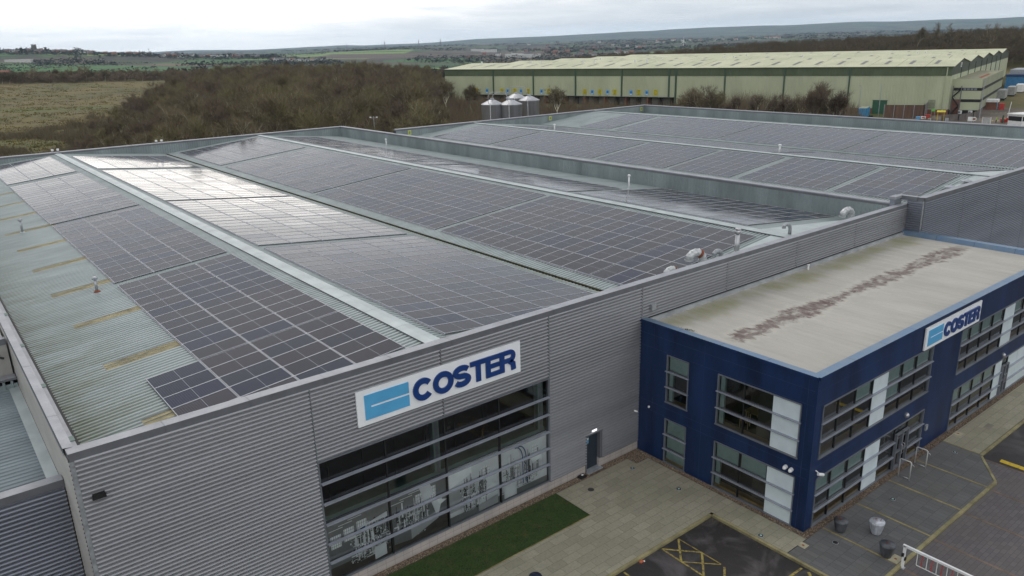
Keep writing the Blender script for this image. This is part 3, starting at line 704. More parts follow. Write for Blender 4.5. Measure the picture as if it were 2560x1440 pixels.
A_('farthest solar block on the slope with the yellowed rooflights, against the back parapet', 6.5, 3, 74.4, 14)
B_ = lambda lb, *a, **k: array(lb, XR1, ZR, 1, *a, grp=HN, **k)
B_('nearest solar block on the slope facing the open valley gutter, directly above the glazed front', 15.75, 5, 1.45, 17, 1.275, (5,))
B_('pale-sheened solar block on the near ridge slope, second back from the sign wall', 15.75, 5, 24.3, 17, gaps=(8,))
B_('solar block glaring almost white with sky reflection, third back on the near ridge slope', 15.75, 5, 46.9, 20)
B_('short white-glaring solar block at the back parapet, left of the valley gutter', 15.75, 5, 74.6, 12)
C_ = lambda lb, *a, **k: array(lb, XR2, ZR, -1, *a, grp=HN, **k)
C_('nearest dark solar block right of the valley gutter, above the plain silver wall', 29.95, 5, 2.6, 16, gaps=(3, 11))
C_('second solar block back on the slope right of the valley gutter', 29.95, 5, 24.1, 17, gaps=(6,))
C_('third solar block back on the slope right of the valley gutter', 29.95, 5, 46.8, 20, gaps=(10,))
C_('farthest solar block on the slope right of the valley gutter, below the back parapet', 29.95, 5, 74.4, 14)
D_ = lambda lb, *a, **k: array(lb, XR2, ZR, 1, *a, grp=HN, **k)
D_('nearest solar block beside the green-grey dividing parapet, dark green with a pale strip', 44.1, 5, 4.9, 14, gaps=(7,))
D_('narrow solar block beside the dividing parapet, just behind the nearest slim vent pipe', 44.1, 3, 23.9, 18, 1.27)
D_('narrow solar block beside the dividing parapet, third from the front', 44.1, 3, 47.6, 19)
D_('narrow solar block beside the dividing parapet, farthest back', 44.1, 3, 72.8, 14)
E_ = lambda lb, *a, **k: array(lb, YR3, ZR2, -1, *a, grp=HF, **k)
E_('nearest solar block on the farther hall, next to the two low roof vents', 61.75, 4, 1.9, 5, 1.30)
E_('second solar block back on the farther hall, on the slope facing the dividing parapet', 61.75, 4, 9.2, 7, 1.30)
E_('third solar block back on the farther hall, behind a wide pale gap', 61.75, 4, 19.4, 6)
E_('fourth solar block back on the slope facing the dividing parapet', 61.75, 4, 27.9, 8)
E_('fifth solar block back on the slope facing the dividing parapet', 61.75, 4, 39.0, 15)
E_('farthest solar block on the slope facing the dividing parapet', 61.75, 4, 59.1, 11)
F_ = lambda lb, *a, **k: array(lb, YR3, ZR2, 1, *a, grp=HF, **k)
F_('front solar block on the thin strip behind the farther hall first ridge', 73.6, 4, 2.5, 15)
F_('middle solar block on the thin strip behind the farther hall first ridge', 73.6, 4, 22.7, 18)
F_('back solar block on the thin strip behind the farther hall first ridge', 73.6, 4, 46.6, 18)
G2 = lambda lb, *a, **k: array(lb, YR4, ZR2, -1, *a, grp=HF, **k)
G2('rightmost solar block on the last slope below the far parapet', 87.2, 5, 2.2, 7)
G2('solar block second from the right on the last slope below the far parapet', 87.2, 5, 11.4, 8)
G2('solar block in the middle of the last slope below the far parapet', 87.2, 5, 22.1, 14)
G2('solar block second from the left on the last slope below the far parapet', 87.2, 5, 40.5, 15)
G2('leftmost short solar block on the last slope, near the pale bare roof end', 87.2, 5, 61.2, 5)

# ------------------------------------------------------------------ roof pipes, vents, ducts
def rz_(x, y=0):
    if x < W1: return ZR-.06-min(abs(x-XR1), abs(x-XR2))*SL
    return ZR2-.06-min(abs(x-YR3), abs(x-YR4))*SL
def vent_pipe(label, x, y, h, r=.075, m=None, flange=False, cap=True):
    z = rz_(x); t = thing('vent_pipe', label, 'vent pipe', (x, y, z), 0, 'roof vent pipes'); m = m or M_GALV
    mb = MB(); mb.lathe((0, 0, 0), [(r, 0), (r, h)], m, 14); mb.build('pipe', t, True)
    if cap:
        mb = MB(); mb.lathe((0, 0, h), [(r*1.05, -.02), (r*1.9, 0), (r*1.9, .10), (r*1.2, .15), (.01, .17)], m, 14); mb.build('cap', t)
    mb = MB(); mb.lathe((0, 0, 0), [(r*2.4, 0), (r*2.2, .03), (r*1.1, .09)], M_RUST if flange else M_FLASH, 14); mb.build('flange', t)
vent_pipe('short capped vent pipe with a rusty foot among the yellowed rooflights', 5.4, 23.6, .78, .085, flange=True)
vent_pipe('capped vent pipe cut by the left edge of the picture', 4.4, 46.5, 1.0, .09)
vent_pipe('slim white vent pipe far back beside the dividing parapet', 52.4, 71.0, 1.15, .075, M_WHITE)
vent_pipe('slim white vent pipe nearer the front beside the dividing parapet', 52.2, 24.0, 1.25, .075, M_WHITE)
vent_pipe('white vent pipe on the first ridge strip of the farther hall, nearer the front', 73.9, 21.8, .85, .095, M_WHITE)
vent_pipe('small white vent pipe on the first ridge strip of the farther hall, far back', 73.6, 58.8, .8, .095, M_WHITE)
# tall stainless flue behind the front parapet
t = thing('flue', 'tall stainless steel flue rising behind the silver front parapet', 'flue', (38.0, 1.45, rz_(38.0)))
mb = MB(); mb.lathe((0, 0, 0), [(.16, 0), (.16, 1.0), (.14, 1.02), (.14, 1.45)], M_STEEL, 18); mb.build('pipe', t, True)
mb = MB(); mb.lathe((0, 0, 1.45), [(.18, 0), (.18, .2), (.14, .22)], M_STEEL, 18); mb.lathe((0, 0, 1.72), [(.12, -.05), (.19, 0), (.18, .08), (.01, .11)], M_STEEL, 18); mb.build('cap', t, True)
mb = MB(); mb.lathe((0, 0, 0), [(.22, 0), (.18, .25), (.14, .3)], M_WHITE, 16); mb.build('collar', t)
def duct(label, x, y, r, rz, Ln, band=False, m=None):
    z = rz_(x); t = thing('exhaust_duct', label, 'duct', (x, y, z), rz, 'bent exhaust ducts on the roof'); m = m or M_GALV
    path = [(0, 0, 0), (0, 0, Ln*.45)]+[(Ln*.5*(1-math.cos(a)), 0, Ln*.45+Ln*.45*math.sin(a)) for a in (R(22), R(45), R(68), R(90))]+[(Ln*.5+r*.9, 0, Ln*.9-r*.15), (Ln*.5+r*1.7, 0, Ln*.9-r*.75), (Ln*.5+r*1.95, 0, Ln*.9-r*1.6)]
    mb = MB(); mb.tube(path, r, m, 16)
    for i in range(1, len(path)-1):
        a, b = Vector(path[i]), Vector(path[i+1]); d = (b-a).normalized()*.02; mb.tube([a-d, a+d], r*1.06, m, 16)
    mb.build('duct_bend', t, True)
    mb = MB(); a = Vector(path[-1]); mb.tube([a+Vector((0, 0, .03)), a-Vector((0, 0, .05))], r*1.12, m, 16); mb.tube([a-Vector((0, 0, .051)), a-Vector((0, 0, .056))], r*.95, M_BLACK, 16); mb.build('mouth', t)
    if band:
        a, b = Vector(path[3]), Vector(path[4]); mb = MB(); mb.tube([a, b], r*1.09, M_RUST, 16); mb.build('rusty_band', t)
M_FOIL = mat('foil_duct', (.55, .56, .56), .4, .5, .12, 6)
duct('fat silver duct bend with a rusty band over the silver front parapet', 35.3, 2.0, .25, R(165), 1.05, True, M_FOIL)
duct('low pale duct bend lying just left of the rusty banded one', 33.0, 2.2, .20, R(165), .55, True, M_FOIL)
duct('small galvanised duct bend between the banded duct and the tall flue', 37.0, 1.9, .14, R(170), .62)
duct('slim hooked galvanised duct at the ridge end, over the front parapet', 43.8, 1.4, .12, R(175), .85)
duct('large silver duct bend near the right corner beside the dividing parapet', 55.3, 3.2, .26, R(170), 1.0, False, M_FOIL)
for lb, x, y in (('left of two low mushroom vents beside the nearest block of the farther hall', 66.6, .75), ('right of two low mushroom vents beside the nearest block of the farther hall', 69.0, .45)):
    t = thing('roof_vent', lb, 'roof vent', (x, y, rz_(x)), 0, 'low roof vents')
    mb = MB(); mb.lathe((0, 0, 0), [(.2, 0), (.2, .2)], M_GALV, 16); mb.build('neck', t)
    mb = MB(); mb.lathe((0, 0, .2), [(.45, 0), (.45, .05), (.2, .14), (.01, .16)], M_GALV, 18); mb.build('hood', t)
# safety labels on the far parapet
for lb, x in (('yellow-green safety label on the far parapet, leftmost of three', 59.9), ('yellow-green safety label at the middle of the far parapet', 88.7), ('yellow-green safety label by the far parapet corner', 112.2)):
    t = MB(); t.box((x-.28, D2-.52, 9.55), (x+.28, D2-.49, 10.25), mat('lime_label', (.55, .60, .16), .5)); t.quad((x-.16, D2-.523, 9.7), (x+.16, D2-.523, 9.7), (x+.16, D2-.523, 10.1), (x-.16, D2-.523, 10.1), mat('lime_dark', (.25, .28, .08), .5))
    tag(t.build('safety_label'), lb, 'label', 'parapet safety labels')
# ------------------------------------------------------------------ navy office building
OX, OY, OZ = 27.54, -10.55, 8.0
office = thing('office_building', 'navy two-storey office building with white infill panels and flat beige roof', 'office', (OX, OY, 0))
FL = frame((OX, 0, 0), (0, -1, 0), (-1, 0, 0))
FR = frame((OX, OY, 0), (1, 0, 0), (0, -1, 0))
LH = [(1.95, 3.42, 3.66, 6.44), (1.95, 3.42, 0.0, 2.70), (5.25, 9.88, 3.63, 6.44), (5.25, 9.88, 0.0, 2.69)]
UW = 29.9
RH = [(.61, 11.60, 3.66, 6.40), (15.14, UW-.4, 3.60, 6.32), (.63, 11.57, 0.0, 2.64), (15.18, UW-.4, 0.0, 2.62)]
mb = MB(FL); mb.wall(0.02, 10.55, -.15, OZ-.06, LH, M_NAVY); wb(mb, 'side_wall', office)
mb = MB(FR); mb.wall(0, UW, -.15, OZ-.06, RH, M_NAVY); wb(mb, 'front_wall', office)
mb = MB(); mb.quad((OX+UW, OY, -.1), (OX+UW, 0, -.1), (OX+UW, 0, OZ-.06), (OX+UW, OY, OZ-.06), M_NAVY); wb(mb, 'end_wall', office)
# panel joints
mb = MB(FL); J = .002
for z in (2.78, 3.28, 6.52, 7.25):
    mb.box((0.05, 0.0, z), (10.53, J, z+.014), M_NAVYJ)
for u in (1.0, 4.35, 10.1):
    for a, b in ((2.8, 3.6), (6.6, 7.9)): mb.box((u, J, a), (u+.014, J+.002, b), M_NAVYJ)
for u in (4.35, 10.12): mb.box((u, J+.004, .05), (u+.014, J+.006, 6.5), M_NAVYJ)
wb(mb, 'side_panel_joints', office)
mb = MB(FR)
for z in (2.78, 3.28, 6.52, 7.25): mb.box((0.02, 0.0, z), (UW, J, z+.014), M_NAVYJ)
for u in (.30, 2.9, 6.2, 9.4, 11.9, 14.9, 18, 21, 24): mb.box((u, J, 6.6), (u+.014, J+.002, 7.9), M_NAVYJ)
for u in (11.9, 14.9): mb.box((u, J+.004, .05), (u+.014, J+.006, 6.5), M_NAVYJ)
wb(mb, 'front_panel_joints', office)
mb = MB(); mb.box((OX-.012, OY-.012, -.1), (OX+.10, OY+.10, OZ-.3), M_NAVY); wb(mb, 'corner_trim', office)
# coping
def bcope(p, q, side, nm):
    mb = MB(); p = Vector((*p, 0)); q = Vector((*q, 0)); d = q-p; Ln = d.length; d.normalize(); sd_ = Vector((*side, 0)); n = max(1, round(Ln/3)); k = Ln/n
    mb.tf = lambda a: p+d*a[0]+sd_*a[1]+Vector((0, 0, a[2]))
    for i in range(n):
        a, b = i*k+.008, (i+1)*k-.008
        mb.quad((a, -.09, OZ), (b, -.09, OZ), (b, .38, OZ-.02), (a, .38, OZ-.02), M_BCOPE); mb.quad((a, .38, OZ-.02), (b, .38, OZ-.02), (b, .47, OZ-.40), (a, .47, OZ-.40), M_BCOPE)
        mb.quad((a, -.09, OZ), (b, -.09, OZ), (b, -.09, OZ-.17), (a, -.09, OZ-.17), M_NAVY)
    mb.box((0, -.07, OZ-.16), (Ln, .36, OZ-.03), M_NAVY)
    return wb(mb, nm, office)
bcope((OX, 0), (OX, OY), (1, 0), 'side_coping'); bcope((OX, OY), (OX+UW, OY), (0, 1), 'front_coping'); bcope((OX+UW, OY), (OX+UW, 0), (-1, 0), 'end_coping')
# roof membrane with lichen and a drying-puddle stain
s = MT('roof_membrane'); MATS['roof_membrane'] = s
x, y, z = s.xyz()
c = s.mix(s.rng(s.noise(s.pos((1, .35, 1)), .55, 6), .3, .7), (0.42, 0.395, 0.35), (0.335, 0.315, 0.275))
c = s.mix(s.rng(s.noise(s.pos((4, .3, 1)), .8, 4), .5, .8, 0, .5), c, (0.47, 0.45, 0.41))
ln = s.math('LESS_THAN', s.math('ABSOLUTE', s.math('SUBTRACT', s.math('FRACT', s.math('DIVIDE', x, 1.03)), .5)), .022)
c = s.mix(s.math('MULTIPLY', ln, .5), c, (0.30, 0.29, 0.26))
d1 = s.rng(s.math('ABSOLUTE', s.math('ADD', y, 1.0)), 0.2, 1.7, 1, 0)
m1 = s.rng(s.math('ADD', s.noise(s.pos((.8, .30, 1)), 1.1, 6, .6), s.math('MULTIPLY', d1, .34)), .64, .92, 0, .65)
c = s.mix(s.math('MULTIPLY', m1, s.rng(d1, 0, .3)), c, (0.235, 0.225, 0.095))
jag = s.noise(s.pos((1.3, .18, 1)), 1.3, 5, .85)
off = s.math('MULTIPLY', s.math('SUBTRACT', jag, .5), 2.6)
d2 = s.math('ABSOLUTE', s.math('ADD', s.math('ADD', y, 4.75), off))
wdt = s.rng(s.noise(s.pos((.16, 0, 0)), 1.0, 2), .35, .65, .18, .85)
endm = s.math('MULTIPLY', s.rng(x, 28.9, 29.6), s.rng(x, 57.0, 55.5))
core = s.math('MULTIPLY', s.math('MULTIPLY', s.rng(s.math('SUBTRACT', d2, wdt), -.05, .12, 1, 0), endm), s.rng(s.noise(s.pos((.7, 1.1, 1)), 1.3, 5, .7), .40, .50, .12, 1))
tex = s.rng(s.noise(s.pos((3.0, .8, 1)), 1.2, 6, .75), .36, .62)
c = s.mix(s.math('MULTIPLY', core, s.rng(tex, 0, 1, .45, 1.0)), c, (0.085, 0.045, 0.036))
d3 = s.math('SUBTRACT', d2, wdt)
rim = s.math('MULTIPLY', s.rng(s.math('ABSOLUTE', s.math('SUBTRACT', d3, .25)), 0, .3, 1, 0), endm)
c = s.mix(s.math('MULTIPLY', rim, .30), c, (0.50, 0.475, 0.41))
s.set('Base Color', c); s.set('Roughness', .62)
mb = MB(); f = lambda xx, yy, h: (xx, yy, 7.64+h-.012*abs(yy+4.9)*0+h)
mb.corr(-10.1, -.12, OX+.45, OX+UW-.45, 1.03, .03, lambda u, v, h: (v, u, 7.62+h), s.m, 'rib'); wb(mb, 'flat_roof', office)
mb = MB(); mb.box((OX+.1, -.22, 7.5), (W1, -.075, 7.86), mat('upstand', (.40, .41, .42), .6, 0, .15, 1, fine=.2)); mb.quad((OX+.1, -.06, 7.86), (W1, -.06, 7.86), (W1, -.06, 7.97), (OX+.1, -.06, 7.97), M_BLACK); wb(mb, 'roof_upstand', office)
mb = MB(); mb.lathe((43.4, -.42, 7.62), [(.07, 0), (.06, .32), (.09, .33), (.09, .38), (.01, .4)], M_WHITE, 12); wb(mb, 'roof_outlet_pipe', office)
# moss tuft in the roof corner
mb = MB(); rg = random.Random(3); MM = mat('moss', (.03, .045, .012), .95)
for k in range(420):
    a = rg.random()**1.7; cx_, cy_ = OX+.45+a*.75, -.55-a*2.2+rg.gauss(0, .16); sz = rg.uniform(.02, .06)
    mb.poly([(cx_+rg.uniform(-sz, sz), cy_+rg.uniform(-sz, sz), 7.65+rg.uniform(0, .1)) for _ in range(3)], MM)
tag(mb.build('moss_tuft'), kind='stuff')

def window(parent, tf, u0, u1, z0, z1, mull, trans, white=(), blinds=(), name='window', fins=True, room=True, depth=3.2, door=None):
    mb = MB(tf); fw = .055
    mb.box((u0, -.12, z0), (u0+fw, .045, z1), M_FRAME); mb.box((u1-fw, -.12, z0), (u1, .045, z1), M_FRAME)
    mb.box((u0, -.12, z1-fw), (u1, .05, z1), M_FRAME); mb.box((u0-.03, -.12, z0), (u1+.03, .07, z0+fw), M_FRAME)
    for m_ in mull: mb.box((m_-.03, -.12, z0+fw), (m_+.03, -.02, z1-fw), M_BLACK)
    for t_ in trans: mb.box((u0+fw, -.12, t_-.025), (u1-fw, -.01, t_+.02), M_FASC)
    w_ = wb(mb, name, parent)
    xs = [u0+fw]+list(mull)+[u1-fw]; zs = [z0+fw]+list(trans)+[z1-fw]
    mb = MB(tf); mw = MB(tf); bl = MB(tf)
    for i in range(len(xs)-1):
        for j in range(len(zs)-1):
            a, b, c_, d_ = xs[i], xs[i+1], zs[j], zs[j+1]
            if i in white: mw.box((a+.02, -.09, c_+.012), (b-.02, -.03 if False else .0, d_-.012), M_WHITEP)
            else: mb.quad((a, -.06, c_), (b, -.06, c_), (b, -.06, d_), (a, -.06, d_), M_GLASS)
            if (i, j) in blinds: bl.quad((a+.05, -.16, c_-.02), (b-.05, -.16, c_-.02), (b-.05, -.16, d_), (a+.05, -.16, d_), M_BLIND)
    if mb.v: wb(mb, 'glass', w_)
    if mw.v: wb(mw, 'infill_panel', w_)
    if bl.v: wb(bl, 'blind', w_)
    for t_ in (trans if fins else ()):
        for fa, fb in (fins if isinstance(fins, (list, tuple)) else [(u0-.04, u1+.04)]):
            mb = MB(tf); mb.box((fa, .02, t_-.035), (fb, .12, t_+.005), M_FIN); wb(mb, 'fin', w_)
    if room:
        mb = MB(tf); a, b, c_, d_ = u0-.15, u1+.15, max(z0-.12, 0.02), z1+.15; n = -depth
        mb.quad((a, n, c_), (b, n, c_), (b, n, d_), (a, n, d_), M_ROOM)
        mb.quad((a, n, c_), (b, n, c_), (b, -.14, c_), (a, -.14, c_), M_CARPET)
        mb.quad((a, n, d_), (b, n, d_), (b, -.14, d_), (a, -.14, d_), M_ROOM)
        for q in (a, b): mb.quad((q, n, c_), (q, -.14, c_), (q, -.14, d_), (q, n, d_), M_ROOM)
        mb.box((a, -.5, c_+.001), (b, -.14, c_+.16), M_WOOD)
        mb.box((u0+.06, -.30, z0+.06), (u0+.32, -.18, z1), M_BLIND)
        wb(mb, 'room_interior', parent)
    return w_
T1 = [4.6, 5.51]; T0 = [.87, 1.76]
window(office, FL, *LH[0], [], T1, blinds=[(0, 2)])
window(office, FL, *LH[1], [], T0, blinds=[(0, 0), (0, 1), (0, 2)])
window(office, FL, *LH[2], [6.80, 8.38], T1, white=[2])
window(office, FL, *LH[3], [6.77, 8.36], T0, white=[2], blinds=[(0, 2), (1, 2)])
o = lambda *xs: [v-OX for v in xs]
window(office, FR, *RH[0], o(29.60, 31.16, 32.80, 34.28, 35.85, 37.40), T1, white=[3], blinds=[(2, 2), (4, 2), (5, 2), (6, 2), (4, 1)])
window(office, FR, *RH[1], o(44.03, 45.56, 47.2, 48.86, 50.45, 51.95, 53.5, 55.1), [4.53, 5.42], white=[4, 8], blinds=[(0, 2), (1, 2), (2, 2), (3, 2), (5, 2), (6, 2)])
window(office, FR, *RH[2], o(29.60, 31.17, 32.80, 34.30, 35.98, 37.36), T0, white=[3], blinds=[(0, 2), (1, 2), (2, 2), (1, 1)], fins=[(.59, 8.36), (9.86, 11.61)])
window(office, FR, *RH[3], o(43.98, 45.6, 47.22, 48.86, 49.9, 50.9, 52.4, 53.9, 55.4), [.80, 1.70], white=[4, 6, 7, 8, 9], blinds=[(0, 2), (1, 2), (2, 2), (3, 2)], fins=[(15.14, 22.3), (23.4, UW-.4)])
def glazed_door(u0, u1, zt, nm='entrance_door'):
    mb = MB(FR)
    for a, b in ((u0, u0+.09), ((u0+u1)/2-.06, (u0+u1)/2+.06), (u1-.09, u1)): mb.box((a, -.02, .02), (b, .12, zt), M_FRAME)
    for a, b in ((.02, .2), (1.0, 1.1), (zt-.1, zt)): mb.box((u0+.09, -.01, a), (u1-.09, .10, b), M_FRAME)
    d_ = wb(mb, nm, office)
    mb = MB(FR)
    for u in ((u0+u1)/2-.12, (u0+u1)/2+.12): mb.tube([(u, .12, .85), (u, .2, .9), (u, .2, 1.4), (u, .12, 1.45)], .018, M_STEEL, 8)
    wb(mb, 'handle', d_)
glazed_door(35.98-OX, 37.36-OX, 2.16); glazed_door(49.9-OX, 50.9-OX, 2.1, 'side_entrance_door')
# furniture glimpsed upstairs
def chair(tf, u, n, z, rot, label):
    p0 = tf((u, n, z)); t = thing('wooden_chair', label, 'chair', tuple(p0), rot, 'wooden chairs behind the office glass')
    for i, (a, b) in enumerate(((-.2, -.2), (.2, -.2), (.2, .2), (-.2, .2))):
        mb = MB(); mb.box((a-.02, b-.02, 0), (a+.02, b+.02, .9 if i > 1 else .44), M_WOOD); mb.build('leg', t)
    mb = MB(); mb.box((-.23, -.23, .44), (.23, .23, .48), M_WOOD); mb.build('seat', t)
    mb = MB(); mb.box((-.2, .185, .72), (.2, .215, .9), M_WOOD); mb.build('backrest', t)
chair(FL, 6.3, -1.0, 3.52, R(200), 'wooden chair upstairs, nearer the navy wall of the two by the window')
chair(FL, 7.4, -1.1, 3.52, R(80), 'wooden chair upstairs, beside the white infill panels')
t = thing('meeting_table', 'dim wooden table upstairs behind the side office window', 'table', tuple(FL((6.9, -1.9, 3.52))))
mb = MB(); mb.box((-.6, -.9, .70), (.6, .9, .74), M_WOOD); mb.build('tabletop', t)
for a in (-.5, .5):
    for b in (-.8, .8): mb = MB(); mb.box((a-.03, b-.03, 0), (a+.03, b+.03, .70), M_WOOD); mb.build('leg', t)
mb = MB(FR); mb.box((.8, -1.4, 5.75), (5.6, -1.25, 5.86), M_YEL); wb(mb, 'yellow_interior_rail', office)
company_sign('smaller white COSTER sign high on the navy office front', FR, 10.14, 16.98, 6.50, 7.76)
# lamps, cameras and boxes on the office
def globe(u, z, lb):
    t = thing('wall_lamp', lb, 'lamp', tuple(FR((u, .02, z))), 0, 'grey globe wall lamps')
    mb = MB(FR); mb.tube([(u, 0, z), (u, .05, z)], .17, M_FRAME, 16); wb(mb, 'base', t)
    mb = MB(FR); mb.tube([(u, .05, z), (u, .10, z), (u, .15, z), (u, .18, z)], [.15, .14, .10, .02], M_STEEL, 16); wb(mb, 'globe', t, True)
globe(36.9-OX, 3.0, 'round grey wall lamp above the glazed main entrance'); globe(49.75-OX, 2.88, 'round grey wall lamp above the far side entrance of the navy office')
def dome(tf, u, z, lb, r=.09):
    t = thing('security_camera', lb, 'camera', tuple(tf((u, .02, z))), 0, 'white cameras near the navy corner')
    mb = MB(tf); mb.tube([(u, 0, z), (u, .06, z)], r, M_WHITE, 14); wb(mb, 'mount', t)
    mb = MB(tf); mb.tube([(u, .06, z), (u, .14, z-.03), (u, .2, z-.06), (u, .22, z-.07)], [r, r*.95, r*.6, .02], M_WHITE, 14); wb(mb, 'housing', t, True)
dome(FL, 9.36, 3.0, 'white dome camera on the navy side wall, left of a close pair', .10); dome(FL, 9.66, 2.98, 'white dome camera on the navy side wall, right of a close pair', .10)
t = thing('security_camera', 'white bullet camera on the navy office front close to the corner', 'camera', tuple(FR((.55, .02, 3.02))), 0, 'white cameras near the navy corner')
mb = MB(FR); mb.tube([(.55, 0, 3.1), (.55, .14, 3.05)], .03, M_WHITE, 8); wb(mb, 'mount', t)
mb = MB(FR); mb.tube([(.42, .2, 3.05), (.72, .3, 2.95)], .075, M_WHITE, 12); wb(mb, 'housing', t)
mb = MB(FR); mb.box((11.95, 0.01, 1.18), (12.2, .10, 1.5), M_GALV); tag(mb.build('intercom_box'), 'small square grey box on the navy wall right of the main entrance', 'box')
mb = MB(FL); mb.tube([(.8, 0, 2.95), (.8, .06, 2.95)], .06, M_WHITE, 10); tag(mb.build('wall_sensor'), 'tiny white round sensor on the navy side wall near the silver hall', 'sensor')

# ------------------------------------------------------------------ forecourt
s = MT('pale_slabs'); MATS['pale_slabs'] = s
def brick(s, p, bw, rh, mortar, c1, c2, cm, offs=.5, bias=0):
    n = s.n('ShaderNodeTexBrick'); s.l(p, n.inputs['Vector']); n.offset = offs
    n.inputs['Scale'].default_value = 1; n.inputs['Brick Width'].default_value = bw; n.inputs['Row Height'].default_value = rh; n.inputs['Mortar Size'].default_value = mortar
    n.inputs['Mortar Smooth'].default_value = .3; n.inputs['Bias'].default_value = bias
    for i, c in enumerate((c1, c2, cm)): n.inputs[1+i].default_value = (*c, 1)
    return n.outputs[0]
c = brick(s, s.pos(), .92, .46, .010, (.34, .31, .23), (.27, .245, .18), (.14, .125, .085))
c = s.mix(s.rng(s.noise(s.pos(), .35, 6, .65), .42, .72, 0, .55), c, (.20, .195, .125))
c = s.mix(s.rng(s.noise(s.pos(), 9, 5, .7), .45, .8, 0, .55), c, (.13, .125, .095))
c = s.mix(s.rng(s.noise(s.pos(), 3, 6), .62, .68, 0, .25), c, (.40, .38, .31))
s.set('Base Color', c); s.set('Roughness', .85); s.bump(s.noise(s.pos(), 30, 3), .25, .01); M_SLAB = s.m
s = MT('grey_block_paving'); MATS['grey_block_paving'] = s
c = brick(s, s.pos((1, 1, 1)), .30, .60, .008, (.128, .125, .124), (.098, .096, .097), (.045, .045, .045), .5)
c = s.mix(s.rng(s.noise(s.pos(), .5, 6, .65), .40, .72, 0, .35), c, (.11, .10, .075))
c = s.mix(s.rng(s.noise(s.pos(), 12, 4, .7), .5, .8, 0, .4), c, (.05, .05, .05))
s.set('Base Color', c); s.set('Roughness', .8); M_BLOCK = s.m
s = MT('brown_block_paving'); MATS['brown_block_paving'] = s
c = brick(s, s.pos(), .42, .21, .008, (.125, .110, .112), (.095, .086, .088), (.045, .042, .042), .5)
c = s.mix(s.rng(s.noise(s.pos(), .5, 6, .65), .40, .72, 0, .5), c, (.12, .10, .085))
s.set('Base Color', c); s.set('Roughness', .8); M_BROWN = s.m
s = MT('wet_asphalt'); MATS['wet_asphalt'] = s
n_ = s.noise(s.pos(), .55, 7, .66, .6)
c = s.mix(s.rng(n_, .48, .66), (.017, .014, .014), (.085, .076, .076)); c = s.mix(s.rng(s.noise(s.pos(), 22, 3, .7), .45, .75, 0, .5), c, (.045, .04, .04))
s.set('Base Color', c); s.set('Roughness', s.rng(n_, .46, .66, .55, .85)); s.bump(s.noise(s.pos(), 60, 2), .3, .01); M_ASPH = s.m
s = MT('lawn_grass'); MATS['lawn_grass'] = s
c = s.mix(s.rng(s.noise(s.pos(), .8, 6, .65), .3, .7), (.028, .066, .010), (.062, .082, .022)); c = s.mix(s.rng(s.noise(s.pos(), 9, 6, .75), .4, .75, 0, .75), c, (.016, .028, .006))
c = s.mix(s.rng(s.noise(s.pos((1, 1, 1)), 1.3, 6, .7), .52, .66, 0, .75), c, (.085, .075, .03))
s.set('Base Color', c); s.set('Roughness', .95); s.bump(s.noise(s.pos(), 40, 4, .8), .9, .03); M_LAWN = s.m
M_KERB = mat('lichened_kerb', (.32, .28, .14), .85, 0, .22, 1.2, fine=.3)
M_EDGE = mat('yellow_brown_setts', (.30, .245, .11), .85, 0, .2, 1.5, fine=.3)
M_EDGE2 = mat('brown_setts', (.19, .135, .10), .85, 0, .2, 1.5, fine=.3)
ZP = 0.0; ZR_ = -.10
sheet('slab_pavement', [(20.9, -.40), (27.54, -.40), (27.54, -10.95), (25.6, -10.95), (25.6, -6.72), (-30, -6.72), (-30, -3.02), (20.9, -3.02)], ZP, M_SLAB, 'structure')
sheet('block_paving', [(25.6, -10.95), (41.35, -10.95), (41.35, -13.05), (38.94, -14.55), (25.6, -14.55)], ZP-.004, M_BLOCK)
sheet('slab_pavement_right', [(41.35, -10.85), (80, -10.85), (80, -12.9), (41.35, -12.9)], ZP, M_SLAB).name = 'slab_pavement'
sheet('road_surface', [(-60, -6.9), (25.4, -6.9), (25.4, -40), (-60, -40)], ZR_, M_ASPH).name = 'car_park'
sheet('block_road', [(25.4, -14.7), (39.0, -14.7), (41.2, -13.1), (41.2, -60), (25.4, -60)], ZR_+.004, M_BROWN)
sheet('car_park_right', [(41.2, -13.05), (90, -13.05), (90, -60), (41.2, -60)], ZR_+.008, M_ASPH).name = 'car_park'
# lawn sheet and blades
sheet('lawn', [(-30, -.42), (20.86, -.42), (20.86, -2.98), (-30, -2.98)], ZP+.012, M_LAWN)
rg = random.Random(9); mb = MB()
for k in range(26000):
    x = rg.uniform(8, 20.86); y = rg.uniform(-2.98, -.42); h = rg.uniform(.02, .055); a = rg.uniform(0, 6.28); w_ = .012
    dx, dy = math.cos(a)*w_, math.sin(a)*w_; lx_, ly_ = rg.gauss(0, .02), rg.gauss(0, .02)
    mb.v += [(x-dx, y-dy, .012), (x+dx, y+dy, .012), (x+lx_, y+ly_, .012+h)]; k3 = len(mb.v); mb.f.append((k3-3, k3-2, k3-1)); mb.mi.append(0)
mb.ms = [mat('grass_blades', (.040, .092, .014), .9, 0, .3, 2.5)]
tag(mb.build('grass'), kind='stuff')
